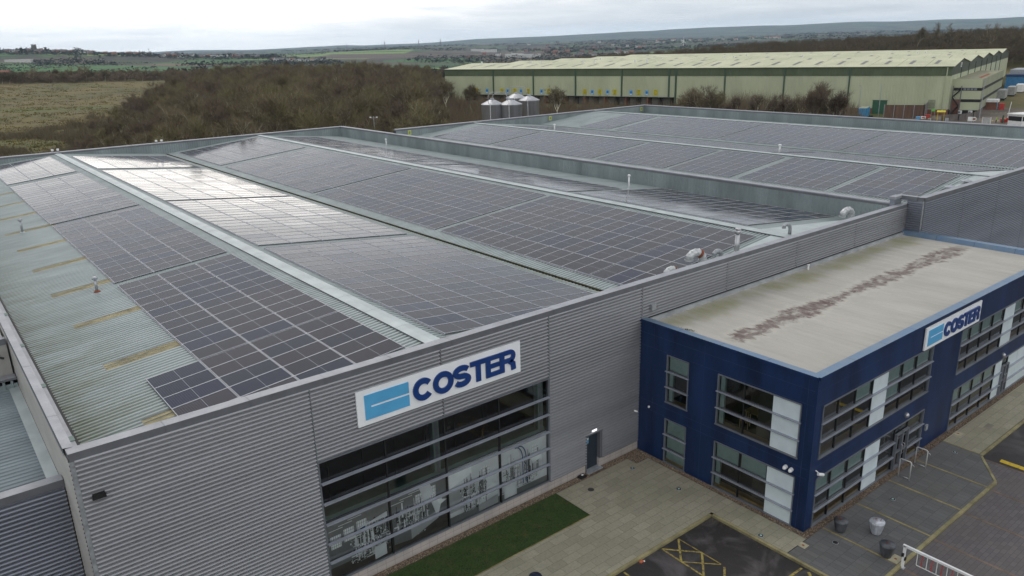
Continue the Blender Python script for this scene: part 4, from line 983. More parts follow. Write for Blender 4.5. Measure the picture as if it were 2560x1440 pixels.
# kerbs
def kerb(name, pts, wdt, z0, z1, m, ln=.9, label=None):
    mb = MB(); P = [Vector((*p, 0)) for p in pts]
    for a, b in zip(P, P[1:]):
        d = b-a; Ln = d.length; d.normalize(); nn = Vector((-d.y, d.x, 0)); n = max(1, round(Ln/ln)); k = Ln/n
        mb.tf = lambda q: a+d*q[0]+nn*q[1]+Vector((0, 0, q[2]))
        for i in range(n):
            j = random.uniform(-.003, .003); mb.box((i*k+.006, -wdt/2, z0), ((i+1)*k-.006, wdt/2, z1+j), m)
    return tag(mb.build(name), kind='structure')
kerb('kerb', [(-30, -6.81), (25.43, -6.81)], .14, -.2, .012, M_KERB)
kerb('kerb', [(25.50, -6.88), (25.50, -20)], .14, -.2, .013, M_KERB)
kerb('path_edge', [(25.70, -6.6), (25.70, -10.9)], .12, -.1, .006, M_EDGE) if False else None
kerb('kerb', [(25.6, -14.62), (38.94, -14.62)], .15, -.2, .013, M_KERB)
kerb('kerb', [(38.98, -14.60), (41.2, -13.05)], .13, -.2, .012, M_KERB)
kerb('kerb', [(41.3, -13.0), (80, -13.0)], .14, -.2, .013, M_KERB)
kerb('path_edge', [(20.9, -3.0), (-30, -3.0)], .05, -.1, .02, M_EDGE)
kerb('path_edge', [(41.35, -10.9), (41.35, -12.9)], .08, -.1, .008, M_EDGE)
kerb('path_edge', [(25.56, -10.95), (27.5, -10.95)], .03, -.1, .004, M_BLACK)
for x in (28.56, 31.72, 34.98, 38.1):
    kerb('paving_band', [(x, -10.95), (x, -14.53)], .11, -.1, .0055, M_EDGE, .21)
    kerb('paving_band', [(x, -14.72), (x, -40)], .13, -.2, ZR_+.009, M_EDGE2, .21)
kerb('paving_band', [(41.1, -13.2), (41.1, -40)], .12, -.2, ZR_+.014, M_EDGE2, .21)
# gravel strips along the buildings
rg = random.Random(21); mb = MB(); GM = [mat('gravel_%s' % n, c_, .9, 0, .2, 9) for n, c_ in (('brown', (.20, .13, .09)), ('buff', (.34, .27, .19)), ('dark', (.07, .055, .045)))]
def gstrip(x0, x1, y0, y1, n):
    for k in range(n):
        x, y = rg.uniform(x0, x1), rg.uniform(y0, y1); r = rg.uniform(.012, .03); z = .012
        p = [(x+r*rg.uniform(.6, 1.2)*math.cos(a), y+r*rg.uniform(.6, 1.2)*math.sin(a), z) for a in (0, 1.6, 3.1, 4.7)]
        m = rg.choice(GM); mb.add(p+[(x, y, z+r)], [(0, 1, 4), (1, 2, 4), (2, 3, 4), (3, 0, 4)], m)
gstrip(8, DX0, -.40, -.06, 9000); gstrip(DX1, 27.5, -.42, -.06, 1800); gstrip(26.3, 27.5, -1.1, -.4, 1500); gstrip(27.22, 27.5, -10.9, -1.0, 5000); gstrip(27.5, 57, -10.9, -10.6, 9000)
tag(mb.build('gravel'), kind='stuff')
M_GBED = mat('gravel_bed', (.15, .105, .075), .95, 0, .3, 6, fine=.4)
mb = MB()
for x0, x1, y0, y1 in ((-30, 27.54, -.44, .0), (26.25, 27.54, -1.15, -.44), (27.18, 27.54, -10.95, -1.15), (27.54, 80, -10.95, -10.55)): mb.quad((x0, y0, .008), (x1, y0, .008), (x1, y1, .008), (x0, y1, .008), M_GBED)
tag(mb.build('gravel_bed'), kind='structure')
# painted lines
s = MT('worn_yellow_line'); MATS['worn_yellow_line'] = s
w1 = s.rng(s.noise(s.pos(), 7, 6, .75), .36, .56)
s.set('Base Color', s.mix(w1, (.06, .05, .035), (.34, .26, .06))); s.set('Roughness', .8); M_LINE = s.m
mb = MB(); zl = ZR_+.006
def stripe(a, b, wd, k=0):
    a = Vector((*a, 0)); b = Vector((*b, 0)); d = (b-a).normalized(); nn = Vector((-d.y, d.x, 0))*wd/2; z = Vector((0, 0, zl+k*.004))
    mb.quad(a-nn+z, b-nn+z, b+nn+z, a+nn+z, M_LINE)
for k, (a, b, wd) in enumerate([((22.78, -6.99), (21.57, -8.15), .10), ((21.61, -6.98), (22.81, -8.33), .10), ((21.61, -6.98), (21.53, -9.44), .09), ((22.81, -8.33), (21.53, -9.44), .10), ((22.78, -6.99), (22.77, -9.43), .05), ((21.57, -8.15), (22.77, -9.43), .06),
              ((22.74, -9.64), (22.14, -10.08), .10), ((19.07, -6.99), (19.03, -8.0), .10), ((25.24, -11.9), (24.1, -11.86), .11), ((25.22, -12.24), (24.9, -12.6), .14)]): stripe(a, b, wd, k % 5)
tag(mb.build('road_markings'), kind='structure')
# ground lights, slabs, covers
def inground(x, y, lb, m2=None):
    t = thing('ground_light', lb, 'ground light', (x, y, 0), 0, 'round lights set in the paving')
    mb = MB(); mb.lathe((0, 0, 0), [(.14, .001), (.14, .012), (.10, .018)], M_GALV, 20); mb.build('rim', t)
    mb = MB(); mb.lathe((0, 0, .0), [(.12, .013), (.12, .019), (.07, .020)], M_BLACK, 20); mb.lathe((0, 0, .0), [(.06, .021), (.06, .024), (.03, .026)], m2 or M_BLIND, 16); mb.build('lens', t)
inground(25.71, -1.33, 'round ground light in the pale slabs near the inner corner'); inground(26.01, -4.32, 'round ground light in the pale slabs alongside the navy side wall')
inground(25.81, -9.41, 'round ground light in the narrow pale path beside the dark car park'); inground(27.94, -11.95, 'round ground light in grey paving left of the planters', M_BLACK)
inground(33.4, -11.94, 'round ground light in the middle of the grey paving'); inground(40.51, -11.96, 'round ground light in grey paving beyond the door rails')
t = thing('drain_cover', 'round rusty cover in the pale slabs beside the lawn', 'cover', (22.51, -1.36, 0)); mb = MB(); mb.lathe((0, 0, 0), [(.17, .001), (.17, .012), (.02, .014)], mat('iron_cover', (.06, .055, .05), .7), 20); mb.build('lid', t)
def fslab(x, y, a, b, lb, m=None):
    mb = MB(); mb.box((x-a/2, y-b/2, -.02), (x+a/2, y+b/2, .012), m or mat('cream_slab', (.42, .38, .26), .85, 0, .15, 3)); mb.box((x-.05, y-.05, .012), (x+.05, y+.05, .02), M_RUST); return tag(mb.build('cover_slab'), lb, 'cover', 'square cover slabs in the paving')
fslab(26.64, -11.1+.0, .38, .38, 'small cream slab with a dark centre near the navy corner'); fslab(28.86, -14.3, .62, .40, 'cream slab at the foot of the barrier post'); fslab(42.87, -11.15, .42, .42, 'small cream slab at the near end of the right-hand pale path')
mb = MB(); mb.box((44.7, -12.1, -.02), (45.5, -11.75, .008), mat('slab_cover', (.22, .2, .15), .85)); tag(mb.build('access_cover'), 'rectangular cover flush in the right-hand pale path', 'cover')
# black bait box and litter
t = thing('bait_box', 'low black plastic box against the pale plinth beside the door', 'box', (22.98, -.2, 0))
mb = MB(); mb.prism([(-.22, -.15), (.22, -.15), (.22, .15), (-.22, .15)], .0, .10, M_BLACK); mb.prism([(-.16, -.1), (.16, -.1), (.16, .1), (-.16, .1)], .10, .15, M_BLACK); mb.build('casing', t)
mb = MB(); mb.box((-.05, -.05, .151), (.08, .05, .156), M_WHITE); mb.build('sticker', t)
mb = MB(); rg = random.Random(4)
for k in range(1): mb.box((20.1, -7.06, ZR_+.001), (20.3, -6.94, ZR_+.05), mat('orange_litter', (.5, .12, .05), .6)); mb.box((20.28, -7.08, ZR_+.001), (20.36, -7.0, ZR_+.03), M_WHITE)
tag(mb.build('litter'), 'small scrap of orange and white litter against the kerb', 'litter')
mb = MB()
for k in range(160):
    a = rg.random(); x, y = (25.3-rg.expovariate(3), -7.0-rg.expovariate(5)) if k % 2 else (25.38-rg.expovariate(8), -7-rg.expovariate(.8))
    r = rg.uniform(.015, .04); mb.poly([(x+rg.uniform(-r, r), y+rg.uniform(-r, r), ZR_+.012+rg.uniform(0, .02)) for _ in range(3)], GM[0])
for k in range(420):
    x, y = rg.uniform(19, 27), rg.uniform(-14, -.5); z = .004 if y > -6.7 else ZR_+.01; r = rg.uniform(.008, .02)
    if x > 25.4 or y > -6.7: z = .006
    mb.poly([(x+rg.uniform(-r, r), y+rg.uniform(-r, r), z+rg.uniform(0, .01)) for _ in range(3)], GM[0 if k % 3 else 2])
tag(mb.build('fallen_leaves'), kind='stuff')
# planters
def planter(x, y, m, lb, s_=1.0):
    t = thing('planter', lb, 'planter', (x, y, 0), random.uniform(0, 3), 'round tapered plant pots')
    mb = MB(); mb.lathe((0, 0, 0), [(.19*s_, 0), (.21*s_, .03), (.27*s_, .28*s_), (.31*s_, .52*s_), (.325*s_, .55*s_), (.325*s_, .62*s_), (.285*s_, .621*s_), (.275*s_, .54*s_), (.02, .539*s_)], m, 32); mb.build('pot', t, True)
    mb = MB(); mb.lathe((0, 0, 0), [(.277*s_, .541*s_), (.27*s_, .56*s_), (.05, .575*s_), (.01, .576*s_)], M_SOIL, 24); mb.build('soil', t)
    mb = MB(); rg = random.Random(int(x*100))
    for k in range(16):
        a = rg.uniform(0, 6.28); r = rg.uniform(0, .15); mb.tube([(r*math.cos(a), r*math.sin(a), .56*s_), (r*1.6*math.cos(a)+rg.uniform(-.05, .05), r*1.6*math.sin(a), .56*s_+rg.uniform(.05, .16))], .007, M_RUST, 4)
    mb.build('dead_stems', t)
M_POTD = mat('dark_grey_pot', (.085, .09, .10), .55, 0, .3, 4, (1, 1, .3)); M_POTL = mat('pale_grey_pot', (.52, .54, .58), .55, 0, .25, 4, (1, 1, .3))
planter(28.93, -11.62, M_POTD, 'dark grey round planter nearest the navy office corner'); planter(30.06, -12.78, M_POTL, 'pale grey round planter, the lightest of the three', 1.04); planter(28.74, -13.92, M_POTD, 'dark grey round planter beside the white barrier post', 1.04)
# barrier
t = thing('barrier_gate', 'white parking barrier arm with a hanging red and white skirt', 'barrier', (28.6, -14.72, 0))
mb = MB(); mb.box((-.05, -.05, -.1), (.05, .05, 1.06), M_WHITE); mb.box((-.10, -.10, -.1), (.10, .10, -.05), M_GALV); mb.box((-.06, -.10, .35), (.06, -.05, .5), M_BLACK); mb.box((-.13, -.03, .55), (-.05, .06, .7), M_BLACK); mb.build('post', t)
mb = MB(); mb.box((-.05, -6.0, 1.0), (.05, .08, 1.10), M_WHITE); mb.build('arm', t)
mb = MB(); mb.box((-.012, -5.9, .36), (.012, -.55, .385), M_WHITE)
for k in range(14): y = -.55-k*.41; mb.box((-.012, y-.012, .385), (.012, y+.012, 1.0), M_WHITE)
mb.build('skirt', t)
mb = MB()
for k in range(13):
    y = -.755-k*.41
    for q in range(9): mb.box((-.012, y-.03+(q % 2)*.02, .40+q*.062), (.012, y+.01+(q % 2)*.02, .44+q*.062), M_RED)
mb.build('red_chain', t)
M_FIN2 = mat('brushed_rail', (.60, .60, .58), .4, .2, .05)
# door guard rails
for lb, x in (('stainless guard hoop left of the main entrance', 35.75), ('stainless guard hoop right of the main entrance', 37.6)):
    t = thing('guard_rail', lb, 'guard rail', (x, -11.35, 0), 0, 'stainless hoops beside the entrance')
    mb = MB(); P = [(0, .28, 0), (0, .28, 1.0), (0, .24, 1.06), (0, -.24, 1.06), (0, -.30, 1.02), (0, -.30, 0)]; mb.tube(P, .030, M_FIN2, 10); mb.build('hoop', t, True)
    mb = MB(); mb.tube([(0, .28, .08), (0, -.30, .08)], .018, M_STEEL, 8); mb.build('bottom_rail', t, True)
    mb = MB(); mb.tube([(0, -.20, .98), (0, -.42, .92), (0, -.46, .86)], .016, M_STEEL, 8); mb.build('hook', t, True)
# speed hump
t = thing('speed_hump', 'short yellow rubber speed hump on the dark asphalt at the right edge', 'speed hump', (41.6, -13.9, ZR_+.01))
for k in range(6):
    mb = MB(); a, b = -k*.46, -(k+1)*.46+.02; pr = [(-.17, 0), (-.12, .04), (0, .06), (.12, .04), (.17, 0)]
    mb.prism(pr, a, b, M_YEL, 1); mb.build('hump_segment', t)
# round bollard at the lower edge
t = thing('bollard', 'dark blue-black bollard top at the bottom edge of the slab path', 'bollard', (15.15, -5.55, 0))
mb = MB(); mb.lathe((0, 0, 0), [(.30, 0), (.30, .80), (.27, .86), (.01, .88)], mat('bollard_blue', (.016, .022, .045), .35), 32); mb.build('column', t, True)
# ------------------------------------------------------------------ terrain
def raydir(px, py=720):
    return (FWD+RIGHT*((px-1280)/FOC)-UP*((py-720)/FOC))
def gp(px, py, z):
    """where the line of sight of a photo point meets the level z"""
    d = raydir(px, py); t = (z-CZ)/d.z; return Vector((CX+d.x*t, CY+d.y*t, z))
AZF = math.degrees(math.atan2(FWD.x, FWD.y))
def pd(px, d):
    a = R(AZF)+math.atan((px-1280)/FOC); return CX+d*math.sin(a), CY+d*math.cos(a)
TR = [0, 130, 200, 300, 450, 600, 700, 900, 1300, 1800, 2500, 3500, 5000, 8000, 12000, 16000]
TA = [-34, -18, -8, 0, 9, 18, 34]
TZ = [[-.3, -.3, .4, 1.8, 4.2, 6.2, 5.5, -1, 4, 12, 44, 30, 10, 10, 20, 0],
      [-.3, -.3, .2, 1, 2, 4, 2, -4, -10, -4, 12, 8, 0, 20, 48, 0],
      [-.3, -.3, -.3, 0, 1, 0, -3, -12, -22, -12, -2, 15, 22, 20, 62, 0],
      [-.3, -.3, -.3, -.5, -1, -2, -5, -18, -28, -14, -6, -6, 28, 24, 112, 60],
      [-.3, -.3, -.8, -.8, -.5, 2, 3, -6, -28, -20, -5, 0, 26, 40, 150, 90],
      [-.3, -.3, -1.7, -1.7, -.8, 6, 9, 3, -20, -20, 0, 8, 22, 60, 188, 150],
      [-.3, -.3, -1.7, -1.7, 0, 11, 15, 9, 0, -10, 0, 10, 20, 60, 198, 150]]
TZ = np.array(TZ)
def sm(t): return t*t*(3-2*t)
def height(x, y):
    dx, dy = x-CX, y-CY; r = math.hypot(dx, dy); a = math.degrees(math.atan2(dx, dy))-AZF
    a = (a+180) % 360-180
    a = min(max(a, TA[0]), TA[-1]); r_ = min(r, TR[-1]-1)
    i = max(k for k in range(len(TA)-1) if TA[k] <= a); j = max(k for k in range(len(TR)-1) if TR[k] <= r_)
    s_ = sm((a-TA[i])/(TA[i+1]-TA[i])); t = (r_-TR[j])/(TR[j+1]-TR[j]); t = sm(t) if r_ > 500 else t
    z = (TZ[i][j]*(1-s_)+TZ[i+1][j]*s_)*(1-t)+(TZ[i][j+1]*(1-s_)+TZ[i+1][j+1]*s_)*t
    if r > 700:
        k = min(1, (r-700)/600); q = r/9
        z += k*(mnoise.noise((x/420, y/420, 1.3))*min(6, r*.0020)+mnoise.noise((x/1800, y/1800, 7.7))*min(28, r*.0030)+mnoise.noise((x/650, y/650, 2.7))*min(12, r*.0011))
    if a < -9 and 120 < r < 640:
        k = min(1, (r-120)/60)*min(1, (-9-a)/4)
        z += k*(mnoise.noise((x/22, y/22, 3.1))*.7+mnoise.noise((x/7, y/7, 5.1))*.28)
    return z
rs = [0.0]; 
while rs[-1] < 12700: rs.append(max(rs[-1]*1.030, rs[-1]+2.2) if rs[-1] > 100 else rs[-1]+12)
angs = []
a = -180
while a < 180:
    angs.append(a); a += .22 if -40 <= a < 40 else 4
vs = [(CX, CY, -.3)]; fs = []
for r_ in rs[1:]:
    for a in angs:
        A2 = R(a+AZF); x, y = CX+r_*math.sin(A2), CY+r_*math.cos(A2); vs.append((x, y, height(x, y)))
n = len(angs)
for j in range(n): fs.append((0, 1+j, 1+(j+1) % n))
for i in range(len(rs)-2):
    b0, b1 = 1+i*n, 1+(i+1)*n
    for j in range(n): fs.append((b0+j, b1+j, b1+(j+1) % n, b0+(j+1) % n))
me = bpy.data.meshes.new('terrain'); me.from_pydata(vs, [], fs); me.update(); me.polygons.foreach_set('use_smooth', [True]*len(fs))
s = MT('countryside'); MATS['countryside'] = s
x, y, z = s.xyz()
dv = s.n('ShaderNodeVectorMath', operation='DISTANCE'); s.l(s.pos(), dv.inputs[0]); dv.inputs[1].default_value = (CX, CY, 0); dist = dv.outputs['Value']
rg1 = s.mix(s.rng(s.noise(s.pos((1, 1, 0)), .028, 7, .62, .6), .38, .62), (.15, .108, .028), (.060, .068, .011))
rg1 = s.mix(s.rng(s.noise(s.pos((1, 1, 0)), .075, 7, .68, .4), .50, .64, 0, .85), rg1, (.085, .060, .038))
rg1 = s.mix(s.rng(s.noise(s.pos((1, 1, 0)), .35, 6, .75), .40, .72, 0, .5), rg1, (.19, .15, .05))
rg1 = s.mix(s.rng(s.noise(s.pos((1, 1, 0)), .9, 5, .8), .48, .70, 0, .7), rg1, (.06, .058, .025))
rg1 = s.mix(s.rng(s.noise(s.pos((1, 1, 0)), .017, 4), .56, .66, 0, .6), rg1, (.085, .12, .018))
vo = s.n('ShaderNodeTexVoronoi'); wp = s.n('ShaderNodeVectorMath', operation='ADD'); s.l(s.pos((1, 1, 0)), wp.inputs[0])
vo.feature = 'F1'; vo.inputs['Scale'].default_value = 1/230; vo.inputs['Randomness'].default_value = .8; s.l(s.pos((1, .75, 0)), vo.inputs['Vector'])
cr = s.n('ShaderNodeValToRGB'); sx = s.n('ShaderNodeSeparateColor'); s.l(vo.outputs['Color'], sx.inputs[0]); s.l(sx.outputs[0], cr.inputs[0]); cr.color_ramp.interpolation = 'CONSTANT'
cols = [(0, (.035, .11, .016)), (.18, (.075, .06, .032)), (.34, (.025, .085, .013)), (.48, (.065, .045, .03)), (.62, (.04, .05, .02)), (.76, (.105, .08, .042)), (.92, (.17, .25, .06))]
cr.color_ramp.elements[0].color = (*cols[0][1], 1); cr.color_ramp.elements[1].position = .2; cr.color_ramp.elements[1].color = (*cols[1][1], 1)
for p_, c_ in cols[2:]: e_ = cr.color_ramp.elements.new(p_); e_.color = (*c_, 1)
far = s.mix(s.rng(s.noise(s.pos((1, 1, 0)), .004, 7, .7),   .49, .57, 0, .92), cr.outputs[0], (.030, .025, .021))
for fx, fy, fa, fb, fc in ((*pd(90, 1560), 330, 230, (.035, .13, .018)), (*pd(300, 1700), 300, 160, (.045, .12, .02)), (*pd(850, 3150), 330, 500, (.17, .27, .06)), (*pd(700, 2050), 220, 160, (.04, .10, .02)), (*pd(1150, 1750), 260, 120, (.035, .09, .02)), (*pd(1120, 2700), 420, 260, (.10, .065, .045)), (*pd(640, 1850), 200, 90, (.14, .10, .055))):
    fv = s.n('ShaderNodeVectorMath', operation='SUBTRACT'); s.l(s.pos(), fv.inputs[0]); fv.inputs[1].default_value = (fx, fy, 0); q3_ = s.xyz(fv.outputs[0])
    ca_, sa_ = math.cos(R(-AZF)), math.sin(R(-AZF))
    uu_ = s.math('ABSOLUTE', s.math('ADD', s.math('MULTIPLY', q3_[0], ca_/fa), s.math('MULTIPLY', q3_[1], sa_/fa))); vv_ = s.math('ABSOLUTE', s.math('ADD', s.math('MULTIPLY', q3_[0], -sa_/fb), s.math('MULTIPLY', q3_[1], ca_/fb)))
    far = s.mix(s.rng(s.math('MAXIMUM', uu_, vv_), .95, 1.0, 1, 0), far, fc)
vo2 = s.n('ShaderNodeTexVoronoi', feature='DISTANCE_TO_EDGE'); vo2.inputs['Scale'].default_value = 1/230; vo2.inputs['Randomness'].default_value = .8; s.l(s.pos((1, .75, 0)), vo2.inputs['Vector'])
far = s.mix(s.rng(vo2.outputs[0], .015, .03, .9, 0), far, (.022, .022, .015))
wood = s.rng(s.noise(s.pos((1, 1, 0)), .0026, 8, .68), .46, .52)
far = s.mix(s.math('MULTIPLY', s.rng(dist, 2600, 5200), .6), far, s.mix(wood, (.018, .021, .025), (.085, .09, .055)))
c = s.mix(s.rng(dist, 640, 720), rg1, far)
s.set('Base Color', c); s.set('Roughness', .95)
me.materials.append(s.m); o = bpy.data.objects.new('terrain', me); COL.objects.link(o); tag(o, kind='structure')

# ------------------------------------------------------------------ pale green warehouse
WO = Vector((252.6, 78.9, 0)); WV = Vector((-.31399, .94943, 0)); WE = Vector((.96306, .26930, 0)); LW = 194.3
FWH = frame(WO, WV, (-WE.x*0-.94943, -.31399, 0)); FEN = frame(WO, WE, (.26930, -.96306, 0))
wh = thing('warehouse', 'huge pale green warehouse with five roof ridges and a dark green top band', 'warehouse', tuple(WO))
M_SAGE = mat('sage_sheet', (.47, .50, .335), .6, 0, .07, .15, (1, 1, .4)); M_GRNB = mat('dark_green_band', (.095, .125, .065), .6, 0, .08, .2)
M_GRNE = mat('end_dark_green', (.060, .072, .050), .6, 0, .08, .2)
M_WROOF = mat('lichened_roof', (.56, .55, .37), .6, 0, .11, .10, (1, 1, 1), col2=(.44, .45, .28), fine=.25); M_DOWN = mat('downpipe_green', (.055, .10, .065), .5); M_BRICKR = mat('red_brick', (.22, .095, .06), .85, 0, .15, .6)
M_RL = mat('dark_rooflight', (.13, .12, .12), .4, 0, .2, .8)
ZB = -1.75; ZEV = 12.7; SG = [0, 39, 77, 115, 154, 197]; ZVL = [12.7, 13.0, 13.1, 13.1, 13.1, 12.6]; ZPK = 14.75
mb = MB(FWH); mb.corr(0, 0, 0, 0, 1, 0, lambda u, v, h: (u, h, v), M_SAGE) if False else None
dock = (88.5, 178.5, -1.75, 2.55)
mb.corr(0.0, 10.15, 0, dock[0], .9, .07, lambda u, v, h: (v, h, u), M_SAGE, 'rib'); mb.corr(0.0, 10.15, dock[1], LW, .9, .07, lambda u, v, h: (v, h, u), M_SAGE, 'rib')
mb.corr(2.55, 10.15, dock[0], dock[1], .9, .07, lambda u, v, h: (v, h, u), M_SAGE, 'rib'); wb(mb, 'front_wall', wh)
mb = MB(FWH); mb.corr(10.15, 12.62, 0, LW, .9, .07, lambda u, v, h: (v, h+.06, u), M_GRNB, 'rib'); mb.box((0, 0, 10.05), (LW, .15, 10.15), M_GRNB); wb(mb, 'top_band', wh)
mb = MB(FWH); mb.box((0, -.3, ZB), (dock[0], .0, -.003), M_BRICKR); mb.box((dock[1], -.3, ZB), (LW, 0, -.003), M_BRICKR); wb(mb, 'brick_base', wh)
mb = MB(FWH); mb.quad((dock[0], -1.6, ZB), (dock[1], -1.6, ZB), (dock[1], -1.6, 2.6), (dock[0], -1.6, 2.6), M_DARK); mb.box((dock[0], -.1, 2.45), (dock[1], 1.4, 2.56), mat('dock_canopy', (.10, .10, .10), .7)); wb(mb, 'dock_recess', wh)
for k in range(20):
    mb = MB(FWH); u = dock[0]+2.2+k*4.45; mb.box((u, -1.55, ZB+.9), (u+2.6, -1.45, 2.0), mat('dock_door', (.20, .20, .19), .6, 0, .2, .5)); mb.box((u+3.2, -1.6, ZB), (u+3.7, 1.0, 2.44), M_BRICKR if k % 2 else M_DARK); wb(mb, 'dock_door', wh)
for u, w_ in ((28.9, .45), (49.5, .45), (69.8, .45), (88.0, .6), (90.6, .6), (109.6, .55), (129.5, .55), (148.9, .55), (168.6, .55)):
    mb = MB(FWH); mb.box((u-w_/2, 0.0, 0 if u < 91 else 2.6), (u+w_/2, .35, 12.6), M_DOWN); wb(mb, 'downpipe', wh)
mb = MB(FWH); mb.box((1.2, 0.05, -.2), (1.45, .3, 12.6), M_SAGE); wb(mb, 'downpipe', wh)
mb = MB(FWH); mb.box((-.4, .05, 12.6), (LW+.4, .45, 12.85), M_GRNB); wb(mb, 'eaves_gutter', wh)
P3 = lambda u, s_, z: WO+WV*u+WE*s_+Vector((0, 0, z))
for i in range(5):
    a, b, m_ = SG[i], SG[i+1], (SG[i]+SG[i+1])/2; za, zb_ = ZVL[i]+.1, ZVL[i+1]+.1
    mb = MB()
    nU = 24
    for k in range(nU):
        u0, u1 = -.5+(LW+1)*k/nU, -.5+(LW+1)*(k+1)/nU-.08
        h = rg.uniform(-.03, .03)
        mb.quad(P3(u0, a-(.4 if i == 0 else 0), za-.03), P3(u1, a-(.4 if i == 0 else 0), za-.03), P3(u1, m_, ZPK+h), P3(u0, m_, ZPK+h), M_WROOF)
        mb.quad(P3(u0, m_, ZPK+h), P3(u1, m_, ZPK+h), P3(u1, b, zb_-.03), P3(u0, b, zb_-.03), M_WROOF)
    rf = wb(mb, 'roof_bay', wh)
    mb = MB()
    for k in range(26 if i < 3 else 16):
        u = 5+k*(LW-8)/(26 if i < 3 else 16); f1, f2 = .30, .72
        if i == 0 or k % 2: 
            q = lambda uu, f: P3(uu, a+(m_-a)*f, za+(ZPK-za)*f+.05); mb.quad(q(u, f1), q(u+1.1, f1), q(u+1.1, f2), q(u, f2), M_RL)
    wb(mb, 'rooflights', rf)
mb = MB(FEN); pts = []
for i in range(5): pts += [(SG[i], ZVL[i]), ((SG[i]+SG[i+1])/2, ZPK-.05)]
pts += [(SG[5], ZVL[5])]
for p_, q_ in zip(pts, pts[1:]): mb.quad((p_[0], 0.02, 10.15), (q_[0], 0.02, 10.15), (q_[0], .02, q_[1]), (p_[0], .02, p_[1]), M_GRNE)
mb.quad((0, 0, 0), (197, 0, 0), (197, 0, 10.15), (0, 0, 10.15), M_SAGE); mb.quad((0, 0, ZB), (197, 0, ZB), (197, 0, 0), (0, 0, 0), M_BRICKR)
for u in (20, 39, 58, 77, 96, 115, 135, 154): mb.box((u, .03, 0), (u+.25, .2, 12.5), M_GRNE)
wb(mb, 'end_wall', wh)
mb = MB(FEN); mb.box((17.5, .03, 12.0), (20.5, .08, 13.4), M_WHITE); mb.box((18.0, .08, 12.2), (20.0, .10, 13.2), M_GALV); wb(mb, 'end_vent', wh)
mb = MB()
for a, b in ((P3(LW, 0, 0), P3(LW, 197, 0)), (P3(0, 197, 0), P3(LW, 197, 0))): mb.quad((a.x, a.y, ZB), (b.x, b.y, ZB), (b.x, b.y, 12.6), (a.x, a.y, 12.6), M_SAGE)
wb(mb, 'rear_walls', wh)
mb = MB(FWH); mb.box((17.0, .05, ZB), (21.2, .12, 2.45), mat('green_door', (.03, .11, .06), .5)); mb.box((16.9, .02, 2.45), (21.3, .16, 2.6), M_DOWN); wb(mb, 'loading_door', wh)
mb = MB(FWH); mb.box((3.4, .05, 0.3), (5.4, .12, 2.9), mat('louvre', (.27, .29, .19), .6)); wb(mb, 'wall_louvre', wh)
# roof vents of the warehouse
for k, (u, i) in enumerate([(186, 0), (160, 0), (155, 0), (135, 0), (130, 0), (112, 0), (107, 0), (150, 1), (120, 1), (92, 1), (88, 1), (60, 1), (58, 2), (25, 2), (22, 2), (96, 2)]):
    mb = MB(); m_ = (SG[i]+SG[i+1])/2-(4 if i == 0 else 1); p_ = P3(u, m_, ZPK-.5); mb.box((p_.x-.25, p_.y-.25, p_.z), (p_.x+.25, p_.y+.25, p_.z+1.3), M_WHITE); wb(mb, 'roof_ventilator', wh)
# dock signs
M_DYEL = mat('dock_yellow', (.62, .52, .02), .5); M_DBLU = mat('dock_blue', (.16, .42, .70), .5)
ordn = ['first', 'second', 'third', 'fourth', 'fifth', 'sixth', 'seventh', 'eighth', 'ninth', 'tenth']
yl = sorted([125.4, 118.8, 112.4, 102.5, 95.8, 141.8, 151.6, 158.0, 164.5, 177.6], reverse=True); bl_ = sorted([122.1, 115.5, 105.7, 99.3, 145.1, 155.0, 161.5, 172.0, 180.7], reverse=True)
for k, u in enumerate(yl):
    t = thing('dock_sign', '%s yellow sign from the left above the loading docks' % ordn[k], 'sign', tuple(FWH((u, .12, 3.0))), 0, 'yellow loading dock signs')
    mb = MB(FWH); mb.box((u-.75, .08, 3.1), (u+.75, .16, 5.15), M_DYEL)
    for q in range(4): mb.box((u-.55, .16, 3.35+q*.45), (u+.55, .17, 3.5+q*.45), mat('sign_olive', (.16, .14, .02), .5))
    wb(mb, 'sign_board', t)
for k, u in enumerate(bl_):
    t = thing('dock_sign', '%s blue sign from the left above the loading docks' % ordn[k], 'sign', tuple(FWH((u, .12, 3.0))), 0, 'blue loading dock signs')
    mb = MB(FWH); mb.box((u-.62, .08, 3.1), (u+.62, .16, 4.9), M_DBLU); mb.tube([Vector((u, .16, 4.1)), Vector((u, .18, 4.1))], .42, mat('disc_blue', (.03, .16, .5), .5), 12); mb.box((u-.4, .16, 3.2), (u+.4, .17, 3.45), M_WHITE); wb(mb, 'sign_board', t)
# annexe of the warehouse with strip windows
an = thing('office_block', 'three-storey pale green office block with dark strip windows on the warehouse end', 'office', tuple(P3(-4, 4, 0)))
PR = 8.0; A0, A1_ = 3.8, 74
FA = frame(WO+WE*A0, -WV, (-.94943, -.31399, 0)); FB = frame(WO-WV*PR+WE*A0, WE, (.26930, -.96306, 0))
mb = MB(FA); mb.wall(0, PR, ZB, 8.95, [], M_SAGE); wb(mb, 'side_wall', an)
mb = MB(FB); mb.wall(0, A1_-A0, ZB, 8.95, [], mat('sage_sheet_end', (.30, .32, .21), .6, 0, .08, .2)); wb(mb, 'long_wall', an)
mb = MB(); mb.poly([P3(-PR, A0, 8.7), P3(-PR, A1_, 8.7), P3(0, A1_, 8.7), P3(0, A0, 8.7)], mat('annexe_roof', (.28, .27, .17), .8, 0, .15, .3)); mb.quad(P3(-PR+1.5, A0+12, 8.71), P3(-PR+1.5, A0+40, 8.71), P3(-PR+2.3, A0+40, 8.9), P3(-PR+2.3, A0+12, 8.9), M_RUST); wb(mb, 'roof', an)
